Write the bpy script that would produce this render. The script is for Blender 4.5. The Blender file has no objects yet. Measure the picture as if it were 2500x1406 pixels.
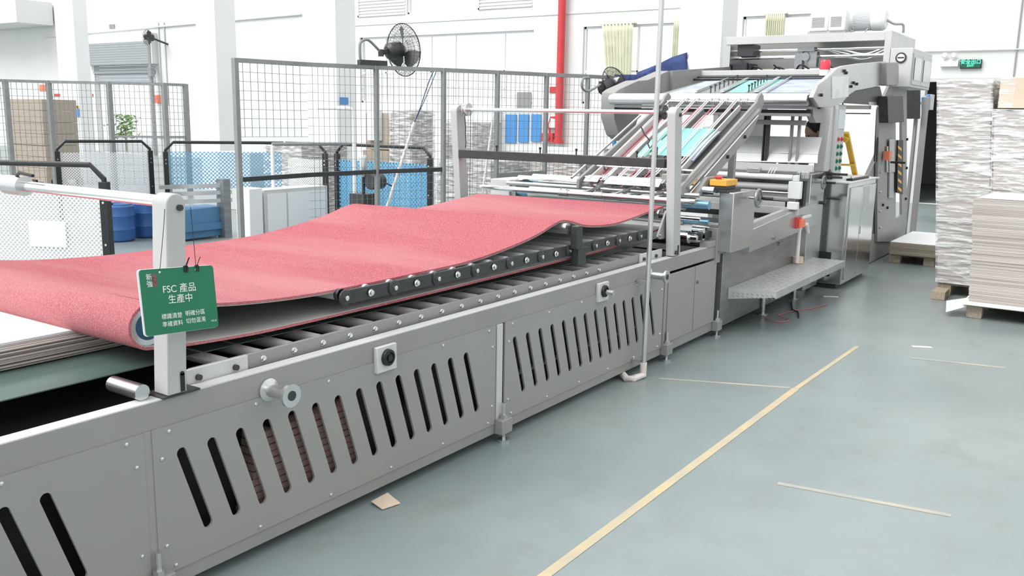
import bpy, bmesh, math, random
from mathutils import Vector, Matrix
from mathutils.geometry import delaunay_2d_cdt
random.seed(7)
S = bpy.context.scene
COL = S.collection
# ---------------------------------------------------------------- camera, daylight, exposure
W, H, F, CX, CY = 2500.0, 1406.0, 2205.0, 1250.0, 703.0
CAM = Vector((0, 0, 1.6))
_b = 478.0
_a = -(F*F + 391.0*_b)/1530.0
Xc = Vector((1530, 391, -F)).normalized(); Yc = Vector((_a, _b, -F)).normalized(); Zc = Xc.cross(Yc)
RW = Matrix((Xc, Yc, Zc))
cam_d = bpy.data.cameras.new('camera'); cam = bpy.data.objects.new('camera', cam_d); COL.objects.link(cam)
cam_d.sensor_width = 36.0; cam_d.lens = F/W*36.0; cam_d.clip_start = 0.05; cam_d.clip_end = 300
cam.matrix_world = Matrix.Translation(CAM) @ RW.to_4x4()
S.camera = cam
wd = bpy.data.worlds.new('daylight'); S.world = wd; wd.use_nodes = True
wn = wd.node_tree; bgn = wn.nodes['Background']
tc = wn.nodes.new('ShaderNodeTexCoord'); sx = wn.nodes.new('ShaderNodeSeparateXYZ'); rp = wn.nodes.new('ShaderNodeValToRGB')
wn.links.new(tc.outputs['Generated'], sx.inputs[0]); wn.links.new(sx.outputs['Z'], rp.inputs[0])
rp.color_ramp.elements[0].position = 0.0; rp.color_ramp.elements[0].color = (.80, .82, .84, 1)
rp.color_ramp.elements[1].position = 0.6; rp.color_ramp.elements[1].color = (1.0, 1.0, 1.0, 1)
wn.links.new(rp.outputs[0], bgn.inputs[0]); bgn.inputs[1].default_value = .82
sun_d = bpy.data.lights.new('skylight_sun', 'SUN'); sun = bpy.data.objects.new('skylight_sun', sun_d); COL.objects.link(sun)
sun_d.energy = 1.45; sun_d.angle = math.radians(38); sun_d.color = (1.0, .99, .97)
sun.rotation_euler = Vector((-.85, .42, 1.0)).to_track_quat('Z', 'Y').to_euler(); sun.location = (5, 5, 12)
S.view_settings.view_transform = 'Standard'; S.view_settings.look = 'None'; S.view_settings.gamma = 1.0
S.view_settings.use_curve_mapping = False
S.view_settings.exposure = 0.84

def pt(u, v, ax, val):
    """point of the world seen at photo pixel (u, v) that lies in the plane ax = val"""
    d = RW @ Vector((u-CX, -(v-CY), -F))
    i = 'xyz'.index(ax); t = (val-CAM[i])/d[i]
    return CAM + d*t

# ---------------------------------------------------------------- materials
def mat(name, col, rough=.6, metal=0.0, var=0.0, vs=6.0, stretch=(1, 1, 1), col2=None, bump=0.0, bs=200.0, spec=.5, rvar=0.0):
    m = bpy.data.materials.new(name); m.use_nodes = True
    nt = m.node_tree; b = nt.nodes['Principled BSDF']
    b.inputs['Roughness'].default_value = rough; b.inputs['Metallic'].default_value = metal
    b.inputs['Specular IOR Level'].default_value = spec
    tcn = nt.nodes.new('ShaderNodeTexCoord'); mp = nt.nodes.new('ShaderNodeMapping')
    nt.links.new(tcn.outputs['Object'], mp.inputs[0]); mp.inputs['Scale'].default_value = stretch
    nz = nt.nodes.new('ShaderNodeTexNoise'); nz.inputs['Scale'].default_value = vs; nz.inputs['Detail'].default_value = 6
    nt.links.new(mp.outputs[0], nz.inputs['Vector'])
    mx = nt.nodes.new('ShaderNodeMix'); mx.data_type = 'RGBA'
    c2 = col2 if col2 else tuple(max(0, c*(1-var)) for c in col)
    r = nt.nodes.new('ShaderNodeValToRGB'); r.color_ramp.elements[0].position = .35; r.color_ramp.elements[1].position = .65
    nt.links.new(nz.outputs[0], r.inputs[0]); nt.links.new(r.outputs[0], mx.inputs[0])
    mx.inputs[6].default_value = (*c2, 1); mx.inputs[7].default_value = (*col, 1)
    nt.links.new(mx.outputs[2], b.inputs['Base Color'])
    if rvar:
        mr = nt.nodes.new('ShaderNodeMapRange'); mr.inputs[3].default_value = rough-rvar; mr.inputs[4].default_value = rough+rvar
        nt.links.new(nz.outputs[0], mr.inputs[0]); nt.links.new(mr.outputs[0], b.inputs['Roughness'])
    if bump:
        n2 = nt.nodes.new('ShaderNodeTexNoise'); n2.inputs['Scale'].default_value = bs; n2.inputs['Detail'].default_value = 3
        nt.links.new(mp.outputs[0], n2.inputs['Vector'])
        bp = nt.nodes.new('ShaderNodeBump'); bp.inputs['Strength'].default_value = bump; bp.inputs['Distance'].default_value = .01
        nt.links.new(n2.outputs[0], bp.inputs['Height']); nt.links.new(bp.outputs[0], b.inputs['Normal'])
    return m
M = {}
M['paint'] = mat('grey_machine_paint', (.305, .305, .295), .42, 0, .10, 2.0)
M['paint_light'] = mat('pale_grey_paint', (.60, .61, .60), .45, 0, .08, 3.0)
M['paint_panel'] = mat('warm_grey_panel', (.31, .31, .292), .38, 0, .06, 1.5)
M['steel'] = mat('brushed_steel', (.60, .61, .61), .30, .88, .07, 3, (1, 1, 3))
M['polished'] = mat('polished_steel', (.60, .61, .61), .16, .92, .06, 2)
M['steel_dark'] = mat('dull_steel', (.36, .37, .38), .40, .8, .2, 4, (1, 1, 5))
M['post'] = mat('chipped_pale_paint', (.47, .48, .475), .5, 0, .08, 4)
M['roller'] = mat('turned_roller', (.66, .67, .67), .38, .45, .05, 8)
M['tread'] = mat('worn_tread_steel', (.52, .53, .53), .42, .35, .12, 12)
M['alu'] = mat('aluminium', (.68, .69, .70), .24, .92, .06, 8)
M['deep_blue'] = mat('deep_blue_cap', (.02, .085, .15), .5, 0, .2, 12)
M['chrome'] = mat('chrome', (.86, .87, .88), .12, 1.0, .05, 8)
M['shaft_blue'] = mat('blue_oily_shaft', (.20, .42, .58), .3, .6, .2, 10)
M['graphite'] = mat('dark_anodised', (.060, .064, .068), .4, .4, .2, 20)
M['black'] = mat('black_plastic', (.012, .012, .014), .45)
M['black_paint'] = mat('black_frame_paint', (.016, .017, .018), .38)
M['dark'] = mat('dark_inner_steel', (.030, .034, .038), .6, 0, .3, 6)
M['white'] = mat('white_enamel', (.82, .83, .84), .45, 0, .03, 4)
M['wall'] = mat('white_plaster_wall', (.74, .75, .735), .9, 0, .06, .8)
M['pillar'] = mat('white_plaster_pillar', (.84, .85, .855), .9, 0, .05, .8)
M['wire'] = mat('grey_fence_wire', (.22, .23, .23), .5, .3)
M['fence'] = mat('grey_fence_post', (.30, .315, .315), .5, .2, .15, 8)
M['paper'] = mat('white_paper', (.84, .86, .86), .8, 0, .04, 10)
M['red'] = mat('red_paint', (.62, .05, .06), .45, 0, .1, 5)
M['redlens'] = mat('red_lens', (.75, .05, .08), .2)
M['orange'] = mat('orange_plastic', (.80, .22, .12), .45)
M['amber'] = mat('amber_box_paint', (.80, .42, .06), .45, 0, .05, 10)
M['yellow'] = mat('yellow_enamel', (.80, .50, .05), .45, 0, .1, 10)
M['blue'] = mat('blue_plastic', (.035, .12, .34), .42, 0, .15, 6)
M['blue_paint'] = mat('blue_machine_paint', (.08, .22, .40), .5, 0, .1, 3)
M['blue_sign'] = mat('blue_sign_face', (.07, .27, .60), .5)
M['navy'] = mat('navy_cloth', (.05, .08, .22), .9, 0, .2, 6)
M['green_sign'] = mat('green_sign_face', (.012, .175, .085), .38)
M['seal'] = mat('worn_red_seal', (.16, .13, .11), .6, 0, .6, 120, col2=(.20, .045, .04))
M['rubber_cream'] = mat('cream_pvc', (.80, .74, .70), .55, 0, .08, 10)
M['cream'] = mat('cream_fabric', (.78, .78, .62), .9, 0, .15, 4)
M['carton'] = mat('brown_cardboard', (.42, .36, .30), .85, 0, .14, 7, (1, 1, 10))
M['carton_tan'] = mat('tan_cardboard', (.70, .58, .46), .85, 0, .1, 3)
M['wood'] = mat('pallet_wood', (.46, .38, .29), .85, 0, .25, 8, (1, 6, 6))
M['white_cord'] = mat('white_cord', (.86, .80, .80), .6)
M['pink_cord'] = mat('pink_cord', (.62, .16, .20), .6)
M['teal'] = mat('teal_sheet', (.24, .58, .54), .4, 0, .15, 5)
M['violet'] = mat('printed_violet_sheet', (.30, .33, .46), .35, 0, .3, 6, col2=(.50, .60, .64))
M['skin'] = mat('skin', (.55, .33, .25), .6)
M['hair'] = mat('black_hair', (.018, .014, .013), .6)
M['maroon'] = mat('dark_red_cloth', (.22, .03, .05), .9)
M['pinkshirt'] = mat('grey_pink_cloth', (.42, .26, .28), .9)
M['screen'] = mat('pale_screen', (.62, .72, .80), .25)
M['gloss_plastic'] = mat('clear_sleeve', (.75, .77, .78), .2, 0, .15, 10)
M['shutter'] = mat('shutter_slats', (.38, .41, .43), .5, .2, .1, 3, (1, 1, 14))
M['greencloth'] = mat('green_foliage', (.22, .42, .10), .8, 0, .5, 9)
M['floor_line'] = mat('yellow_floor_paint', (.56, .45, .27), .55, 0, .3, 4, col2=(.42, .40, .31))
M['floor_line_pale'] = mat('faded_floor_paint', (.44, .41, .33), .6, 0, .2, 4, col2=(.32, .34, .33))
M['cardpink'] = mat('pinkish_board', (.40, .27, .24), .8, 0, .1, 6)

def felt():
    m = mat('red_felt_pile', (.90, .28, .32), .95, 0, 0, 210, (1, 1, 1), col2=(.50, .045, .075), bump=1.0, bs=420, spec=.1)
    nt = m.node_tree; b = nt.nodes['Principled BSDF']
    b.inputs['Sheen Weight'].default_value = .2; b.inputs['Sheen Roughness'].default_value = .5
    # worn paler streaks running across the belt
    old = b.inputs['Base Color'].links[0].from_socket
    tcn = nt.nodes.new('ShaderNodeTexCoord'); mp = nt.nodes.new('ShaderNodeMapping'); mp.inputs['Scale'].default_value = (1.6, .35, 1)
    nz = nt.nodes.new('ShaderNodeTexNoise'); nz.inputs['Scale'].default_value = 1.3; nz.inputs['Detail'].default_value = 4
    nt.links.new(tcn.outputs['Object'], mp.inputs[0]); nt.links.new(mp.outputs[0], nz.inputs['Vector'])
    r = nt.nodes.new('ShaderNodeValToRGB'); r.color_ramp.elements[0].position = .42; r.color_ramp.elements[1].position = .72
    r.color_ramp.elements[1].color = (.55, .55, .55, 1)
    mx = nt.nodes.new('ShaderNodeMix'); mx.data_type = 'RGBA'
    nt.links.new(nz.outputs[0], r.inputs[0]); nt.links.new(r.outputs[0], mx.inputs[0]); nt.links.new(old, mx.inputs[6])
    mx.inputs[7].default_value = (.92, .46, .47, 1)
    nt.links.new(mx.outputs[2], b.inputs['Base Color'])
    return m
M['felt'] = felt()
M['belt_back'] = mat('grey_belt_backing', (.48, .48, .47), .55, 0, .1, 3)
M['belt_green'] = mat('dark_green_belt', (.10, .16, .145), .38, 0, .25, 2, (1, 6, 1), rvar=.08)

def floor_mat():
    m = mat('worn_grey_green_floor', (.27, .318, .318), .30, 0, 0, .55, (1, 1, 1), col2=(.20, .248, .252), rvar=.10, spec=.5)
    nt = m.node_tree; b = nt.nodes['Principled BSDF']
    old = b.inputs['Base Color'].links[0].from_socket
    nz = nt.nodes.new('ShaderNodeTexNoise'); nz.inputs['Scale'].default_value = 3.2; nz.inputs['Detail'].default_value = 12; nz.inputs['Roughness'].default_value = .7
    tcn = nt.nodes.new('ShaderNodeTexCoord'); nt.links.new(tcn.outputs['Object'], nz.inputs['Vector'])
    r = nt.nodes.new('ShaderNodeValToRGB'); r.color_ramp.elements[0].position = .50; r.color_ramp.elements[1].position = .70
    r.color_ramp.elements[1].color = (.55, .55, .55, 1)
    mx = nt.nodes.new('ShaderNodeMix'); mx.data_type = 'RGBA'
    nt.links.new(nz.outputs[0], r.inputs[0]); nt.links.new(r.outputs[0], mx.inputs[0]); nt.links.new(old, mx.inputs[6])
    mx.inputs[7].default_value = (.20, .21, .21, 1)
    nt.links.new(mx.outputs[2], b.inputs['Base Color'])
    return m
M['floor'] = floor_mat()

def perf(name, col, p=.03, r=.28, blank=None):
    """sheet metal with a staggered grid of punched holes (local x / z); blank = unpunched rectangle"""
    m = bpy.data.materials.new(name); m.use_nodes = True; nt = m.node_tree; N = nt.nodes; L = nt.links
    b = N['Principled BSDF']; b.inputs['Base Color'].default_value = (*col, 1); b.inputs['Roughness'].default_value = .45
    t = N.new('ShaderNodeTexCoord'); s = N.new('ShaderNodeSeparateXYZ'); L.new(t.outputs['Object'], s.inputs[0])
    def mth(op, a, c=None, d=None):
        n = N.new('ShaderNodeMath'); n.operation = op
        for i, q in enumerate((a, c, d)):
            if q is None: continue
            if isinstance(q, (int, float)): n.inputs[i].default_value = q
            else: L.new(q, n.inputs[i])
        return n.outputs[0]
    def grid(off):
        fx = mth('SUBTRACT', mth('FRACT', mth('ADD', mth('DIVIDE', s.outputs[0], p), off)), .5)
        fz = mth('SUBTRACT', mth('FRACT', mth('ADD', mth('DIVIDE', s.outputs[2], p), off)), .5)
        return mth('SQRT', mth('ADD', mth('MULTIPLY', fx, fx), mth('MULTIPLY', fz, fz)))
    d = mth('MINIMUM', grid(10.0), grid(10.5))
    hole = mth('LESS_THAN', d, r)
    if blank:
        x0, x1, z0, z1 = blank
        inx = mth('MULTIPLY', mth('GREATER_THAN', s.outputs[0], x0), mth('LESS_THAN', s.outputs[0], x1))
        inz = mth('MULTIPLY', mth('GREATER_THAN', s.outputs[2], z0), mth('LESS_THAN', s.outputs[2], z1))
        hole = mth('MULTIPLY', hole, mth('SUBTRACT', 1.0, mth('MULTIPLY', inx, inz)))
    L.new(mth('SUBTRACT', 1.0, hole), b.inputs['Alpha'])
    return m

def wrap_mat():
    m = bpy.data.materials.new('stretch_wrap'); m.use_nodes = True; nt = m.node_tree; N = nt.nodes; L = nt.links
    b = N['Principled BSDF']; b.inputs['Base Color'].default_value = (.9, .91, .92, 1); b.inputs['Roughness'].default_value = .22
    t = N.new('ShaderNodeTexCoord'); mp = N.new('ShaderNodeMapping'); mp.inputs['Scale'].default_value = (3, 3, 26)
    mp.inputs['Rotation'].default_value = (.10, .12, 0)
    L.new(t.outputs['Object'], mp.inputs[0])
    n = N.new('ShaderNodeTexNoise'); n.inputs['Scale'].default_value = 1.6; n.inputs['Detail'].default_value = 8; n.inputs['Roughness'].default_value = .65
    L.new(mp.outputs[0], n.inputs['Vector'])
    r = N.new('ShaderNodeValToRGB'); r.color_ramp.elements[0].position = .45; r.color_ramp.elements[0].color = (.16, .16, .16, 1)
    r.color_ramp.elements[1].position = .64; r.color_ramp.elements[1].color = (.95, .95, .95, 1)
    L.new(n.outputs[0], r.inputs[0]); L.new(r.outputs[0], b.inputs['Alpha'])
    bp = N.new('ShaderNodeBump'); bp.inputs['Strength'].default_value = .6; L.new(n.outputs[0], bp.inputs['Height']); L.new(bp.outputs[0], b.inputs['Normal'])
    return m
M['wrap'] = wrap_mat()

def board_mat(name, a, c, zs=40):
    m = mat(name, a, .85, 0, 0, 1.0, (.5, .5, zs), col2=c)
    return m
M['board'] = board_mat('greyboard_sheets', (.60, .555, .52), (.36, .325, .295), 60)
M['board_brown'] = board_mat('brown_board_sheets', (.40, .34, .28), (.27, .23, .19), 30)
M['board_grey'] = board_mat('grey_wrapped_boards', (.42, .39, .36), (.25, .23, .22), 24)

def emit(name, col, st):
    m = bpy.data.materials.new(name); m.use_nodes = True; b = m.node_tree.nodes['Principled BSDF']
    b.inputs['Base Color'].default_value = (*col, 1)
    b.inputs['Emission Color'].default_value = (*col, 1); b.inputs['Emission Strength'].default_value = st
    return m
M['exit_glow'] = emit('lit_green_letters', (.10, .95, .55), 1.2)
M['exit_face'] = emit('exit_sign_face', (.003, .09, .05), .08)

def glass_mat():
    m = bpy.data.materials.new('window_glass'); m.use_nodes = True; nt = m.node_tree
    for n in list(nt.nodes): nt.nodes.remove(n)
    o = nt.nodes.new('ShaderNodeOutputMaterial'); mx = nt.nodes.new('ShaderNodeMixShader'); mx.inputs[0].default_value = .1
    t = nt.nodes.new('ShaderNodeBsdfTransparent'); g = nt.nodes.new('ShaderNodeBsdfGlossy'); g.inputs['Roughness'].default_value = .05
    nt.links.new(t.outputs[0], mx.inputs[1]); nt.links.new(g.outputs[0], mx.inputs[2]); nt.links.new(mx.outputs[0], o.inputs[0])
    return m
M['glass'] = glass_mat()

# ---------------------------------------------------------------- mesh helpers
LOC = {}
class MB:
    def __init__(s): s.v = []; s.f = []
    def add(s, vs, fs):
        n = len(s.v); s.v += [Vector(p) for p in vs]; s.f += [tuple(i+n for i in f) for f in fs]; return s
    def box(s, x0, x1, y0, y1, z0, z1):
        return s.add([(x0, y0, z0), (x1, y0, z0), (x1, y1, z0), (x0, y1, z0), (x0, y0, z1), (x1, y0, z1), (x1, y1, z1), (x0, y1, z1)],
                     [(0, 3, 2, 1), (4, 5, 6, 7), (0, 1, 5, 4), (1, 2, 6, 5), (2, 3, 7, 6), (3, 0, 4, 7)])
    def bar(s, a, b, w, h, up=(0, 0, 1)):
        """rectangular bar from a to b, w across, h along 'up'"""
        a, b = Vector(a), Vector(b); d = (b-a).normalized(); up = Vector(up)
        sd = d.cross(up)
        if sd.length < 1e-4: sd = d.cross(Vector((1, 0, 0)))
        sd.normalize(); u = sd.cross(d).normalized()
        vs = [p+sd*i*w/2+u*j*h/2 for p in (a, b) for i, j in ((-1, -1), (1, -1), (1, 1), (-1, 1))]
        return s.add(vs, [(0, 1, 2, 3), (7, 6, 5, 4), (0, 4, 5, 1), (1, 5, 6, 2), (2, 6, 7, 3), (3, 7, 4, 0)])
    def cyl(s, a, b, r, n=16, r2=None, caps=True):
        a, b = Vector(a), Vector(b); d = (b-a).normalized(); r2 = r if r2 is None else r2
        u = d.orthogonal().normalized(); w = d.cross(u)
        vs = []
        for p, q in ((a, r), (b, r2)):
            for i in range(n):
                t = 2*math.pi*i/n; vs.append(p+u*math.cos(t)*q+w*math.sin(t)*q)
        fs = [(i, (i+1) % n, n+(i+1) % n, n+i) for i in range(n)]
        if caps: fs += [tuple(range(n-1, -1, -1)), tuple(range(n, 2*n))]
        return s.add(vs, fs)
    def tube(s, pts, r, n=8, closed=False):
        pts = [Vector(p) for p in pts]; k = len(pts); vs = []; prev = None
        for i, p in enumerate(pts):
            if closed: d = (pts[(i+1) % k]-pts[i-1]).normalized()
            else: d = (pts[min(i+1, k-1)]-pts[max(i-1, 0)]).normalized()
            if prev is None: u = d.orthogonal().normalized()
            else:
                u = prev-d*prev.dot(d)
                u = u.normalized() if u.length > 1e-5 else d.orthogonal().normalized()
            prev = u; w = d.cross(u)
            for j in range(n):
                t = 2*math.pi*j/n; vs.append(p+(u*math.cos(t)+w*math.sin(t))*r)
        fs = []
        for i in range(k if closed else k-1):
            a = i*n; b = ((i+1) % k)*n
            fs += [(a+j, a+(j+1) % n, b+(j+1) % n, b+j) for j in range(n)]
        if not closed: fs += [tuple(range(n-1, -1, -1)), tuple(range((k-1)*n, k*n))]
        return s.add(vs, fs)
    def prism(s, poly, ax, a, b):
        """2D polygon in the plane normal to ax, extruded from a to b"""
        n = len(poly)
        def P(p, t):
            return {'x': (t, p[0], p[1]), 'y': (p[0], t, p[1]), 'z': (p[0], p[1], t)}[ax]
        vs = [P(p, a) for p in poly]+[P(p, b) for p in poly]
        return s.add(vs, [tuple(range(n-1, -1, -1)), tuple(range(n, 2*n))]+[(i, (i+1) % n, n+(i+1) % n, n+i) for i in range(n)])
    def plate(s, outer, holes, ax, a, b):
        """2D plate with holes, extruded along ax"""
        pts = []; edges = []
        for lp in [outer]+holes:
            k = len(pts); pts += [Vector(p) for p in lp]; edges += [(k+i, k+(i+1) % len(lp)) for i in range(len(lp))]
        r = delaunay_2d_cdt(pts, edges, [], 1, 1e-6)
        vv, ff = r[0], r[2]
        def inside(p, lp):
            c = False; j = len(lp)-1
            for i in range(len(lp)):
                xi, yi = lp[i]; xj, yj = lp[j]
                if (yi > p[1]) != (yj > p[1]) and p[0] < (xj-xi)*(p[1]-yi)/(yj-yi)+xi: c = not c
                j = i
            return c
        keep = []
        for f in ff:
            c = sum((vv[i] for i in f), Vector((0, 0)))/len(f)
            if inside(c, outer) and not any(inside(c, h) for h in holes): keep.append(tuple(f))
        def P(p, t): return {'x': (t, p[0], p[1]), 'y': (p[0], t, p[1]), 'z': (p[0], p[1], t)}[ax]
        n = len(vv)
        cnt = {}
        for f in keep:
            for i in range(len(f)):
                e = (f[i], f[(i+1) % len(f)]); cnt[e] = 1
        side = [(i, j, n+j, n+i) for (i, j) in cnt if (j, i) not in cnt]
        return s.add([P(p, a) for p in vv]+[P(p, b) for p in vv], [tuple(reversed(f)) for f in keep]+[tuple(i+n for i in f) for f in keep]+side)
    def lathe(s, prof, a, d, n=24):
        """profile [(r, t)] turned about axis d from a"""
        a = Vector(a); d = Vector(d).normalized(); u = d.orthogonal().normalized(); w = d.cross(u); vs = []
        for r, t in prof:
            for j in range(n):
                q = 2*math.pi*j/n; vs.append(a+d*t+(u*math.cos(q)+w*math.sin(q))*max(r, 1e-4))
        k = len(prof)
        fs = [(i*n+j, i*n+(j+1) % n, (i+1)*n+(j+1) % n, (i+1)*n+j) for i in range(k-1) for j in range(n)]
        fs += [tuple(range(n-1, -1, -1)), tuple(range((k-1)*n, k*n))]
        return s.add(vs, fs)
    def build(s, name, m, par=None, bevel=0.0, smooth=True, kind=None, label=None):
        me = bpy.data.meshes.new(name)
        off = LOC.get(par.name, Vector((0, 0, 0))) if par else Vector((0, 0, 0))
        me.from_pydata([tuple(p-off) for p in s.v], [], s.f); me.validate(); 
        bm = bmesh.new(); bm.from_mesh(me); bmesh.ops.recalc_face_normals(bm, faces=bm.faces); bm.to_mesh(me); bm.free()
        me.materials.append(M[m] if isinstance(m, str) else m)
        if smooth:
            for p in me.polygons: p.use_smooth = True
            me.set_sharp_from_angle(angle=math.radians(32))
        o = bpy.data.objects.new(name, me); COL.objects.link(o)
        if par: o.parent = par; LOC[o.name] = off
        else:
            # origin at the base centre of the thing
            xs = [p.x for p in s.v]; ys = [p.y for p in s.v]; zs = [p.z for p in s.v]
            c = Vector(((min(xs)+max(xs))/2, (min(ys)+max(ys))/2, min(zs)))
            me.transform(Matrix.Translation(-c)); o.location = c; LOC[o.name] = c
        if bevel:
            bv = o.modifiers.new('bevel', 'BEVEL'); bv.width = bevel; bv.segments = 2; bv.limit_method = 'ANGLE'; bv.angle_limit = math.radians(40)
        if kind: o['kind'] = kind
        if label: o['label'] = label
        return o

def tag(o, label, cat, group=None):
    o['label'] = label; o['category'] = cat
    if group: o['group'] = group
    return o
def thing(name, label, cat, loc, group=None, rz=0.0, local=False):
    o = bpy.data.objects.new(name, None); COL.objects.link(o); o.empty_display_size = .1
    o.location = loc; o.rotation_euler = (0, 0, rz); tag(o, label, cat, group)
    LOC[o.name] = Vector((0, 0, 0)) if local else Vector(loc)
    return o
def copy_tree(o, loc=None, rz=None, label=None):
    def cp(a, par):
        c = a.copy(); COL.objects.link(c)
        if par: c.parent = par
        for ch in [q for q in a.children]: cp(ch, c)
        return c
    kids = list(o.children)
    r = o.copy(); COL.objects.link(r)
    for k in kids: cp(k, r)
    if loc is not None: r.location = loc
    if rz is not None: r.rotation_euler = (0, 0, rz)
    if label: r['label'] = label
    return r
def struct(name, mb, m, **k):
    o = mb.build(name, m, None, **k); o['kind'] = 'structure'; return o
def text(body, size, p, ux, uz, m, name, par=None, depth=.0008, align='CENTER', label=None, spacing=1.0, flat=False):
    """raised lettering, baseline at p, reading along ux, upright along uz"""
    c = bpy.data.curves.new(name, 'FONT'); c.body = body; c.size = size; c.align_x = align; c.extrude = depth; c.space_character = spacing
    tmp = bpy.data.objects.new(name+'_tmp', c); COL.objects.link(tmp)
    dg = bpy.context.evaluated_depsgraph_get(); dg.update()
    me = bpy.data.meshes.new_from_object(tmp.evaluated_get(dg)); bpy.data.objects.remove(tmp)
    ux = Vector(ux).normalized(); uz = Vector(uz).normalized(); n = ux.cross(uz)
    mw = Matrix((ux, uz, n)).transposed().to_4x4(); off = LOC.get(par.name, Vector((0, 0, 0))) if par else Vector((0, 0, 0))
    me.transform(Matrix.Translation(Vector(p)-off) @ mw)
    me.materials.clear(); me.materials.append(M[m]); me.name = name
    o = bpy.data.objects.new(name, me); COL.objects.link(o)
    if par: o.parent = par; LOC[o.name] = off
    if label: o['label'] = label
    return o
def frange(a, b, n): return [a+(b-a)*i/(n-1) for i in range(n)]
#PART2
# ---------------------------------------------------------------- floor
struct('floor', MB().box(-6, 30, -8, 45, -.05, 0), 'floor')
def line_strip(name, a, b, w, m, z=.0015):
    a = Vector((*a, z)); b = Vector((*b, z)); return struct(name, MB().bar(a, b, w, .002), m, smooth=False)
line_strip('trim_1', (.8, 1.56), (5.37, 1.535), .042, 'floor_line')
line_strip('trim_2', (5.375, 1.535), (6.7, 1.50), .03, 'floor_line')
line_strip('trim_3', (5.36, 1.57), (5.05, 2.30), .028, 'floor_line_pale')
line_strip('trim_4', (3.85, 1.15), (3.95, .45), .03, 'floor_line_pale')
line_strip('trim_5', (6.6, 1.12), (6.72, .55), .03, 'floor_line_pale')

# ---------------------------------------------------------------- conveyor bed (near side face at y = 2.47)
cv = thing('conveyor_bed', 'long grey steel conveyor bed with slotted side panels in the foreground', 'conveyor', (3.0, 3.4, 0))
YF = 2.47; X0, X1 = -.6, 6.38
b = MB(); b.box(X0, X1, YF, YF+.055, .60, .69); b.box(X0, X1, YF, YF+.05, .045, .115)
b.build('side_frame', 'paint', cv, bevel=.003)
MB().box(X0, X1, YF-.001, YF+.056, .6905, .695).build('top_sheen_strip', 'paint_light', cv, label='pale strip on the side frame with the top sheen put into its colour')  # added strip, the sheen of the frame's top face painted as a paler colour
MB().box(X0, X1, 4.16, 4.22, .045, .69).build('side_frame', 'paint', cv, bevel=.003)
# added dark sheet behind the slots, the interior's shade put into its colour
b = MB(); b.box(X0, 5.42, 2.60, 2.61, .10, .64); b.box(X0, 6.3, 2.55, 4.14, .60, .61); b.build('inner_shade_sheet', 'dark', cv)
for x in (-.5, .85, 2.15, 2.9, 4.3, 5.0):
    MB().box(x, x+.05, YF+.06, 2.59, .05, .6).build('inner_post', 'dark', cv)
MB().box(3.6, 5.3, 2.53, 2.56, .27, .285).build('inner_rod', 'steel_dark', cv)
def slotted(xa, xb, tops, zt=.512, zb=.205, dx=.088, w=.030):
    hs = []
    for t in tops:
        p0 = Vector((t, zt-.015)); p1 = Vector((t+dx, zb+.015)); d = (p1-p0).normalized(); n = Vector((-d.y, d.x)); lp = []
        for i in range(9):
            a = math.pi*i/8; lp.append(p0+(n*math.cos(a)-d*math.sin(a))*w/2)
        for i in range(9):
            a = math.pi*i/8; lp.append(p1+(-n*math.cos(a)+d*math.sin(a))*w/2)
        hs.append([tuple(q) for q in lp])
    return MB().plate([(xa, .10), (xb, .10), (xb, .602), (xa, .602)], hs, 'y', YF-.006, YF+.004)
MB().box(1.582, 1.618, YF-.003, YF+.004, .10, .602).build('panel_joint', 'paint_panel', cv)
for xa, xb, x0, n, wd_ in ((-.42, 1.585, -.155, 13, .036), (1.615, 3.50, 1.72, 14, .037), (3.58, 5.42, 3.665, 14, .034)):
    p = slotted(xa, xb, [x0+i*.1185 for i in range(n)], w=wd_).build('slotted_panel', 'paint_panel', cv, smooth=False)
    ss = []
    for x in frange(xa+.06, xb-.06, 6):
        for z in (.585, .12): ss.append((x, z)) or None
    for x in (xa+.03, xb-.03):
        for z in (.50, .2): ss.append((x, z))
    s0 = MB().lathe([(.007, 0), (.006, .004), (.002, .006)], (ss[0][0], YF-.006, ss[0][1]), (0, -1, 0), 10).build('screw', 'chrome', p)
    for x, z in ss[1:]: c = s0.copy(); COL.objects.link(c); c.location.x += x-ss[0][0]; c.location.z += z-ss[0][1]
# plain doors at the far end
for xa, xb in ((5.49, 5.93), (5.94, 6.33)):
    d = MB().box(xa, xb, YF-.008, YF+.004, .115, .585).build('access_door', 'paint_panel', cv, bevel=.003)
    if xa > 5.9: MB().cyl((xa+.03, YF-.008, .47), (xa+.03, YF-.02, .47), .012, 12).build('latch', 'steel_dark', d)
MB().box(5.43, 5.47, YF-.01, YF+.02, .06, .60).build('door_post', 'paint', cv, bevel=.003)
MB().box(3.515, 3.565, YF-.004, YF+.02, .06, .60).build('door_post', 'paint_light', cv, bevel=.003)
for x in (3.55, 5.47, 6.36, 1.6):
    f = MB().box(x-.045, x+.045, YF-.05, YF, .045, .12).build('levelling_bracket', 'paint', cv, bevel=.004)
    MB().cyl((x, YF-.025, .001), (x, YF-.025, .20), .010, 10).cyl((x, YF-.025, .12), (x, YF-.025, .14), .02, 6).cyl((x, YF-.025, 0), (x, YF-.025, .012), .032, 14).build('levelling_bolt', 'steel', f)
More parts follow.
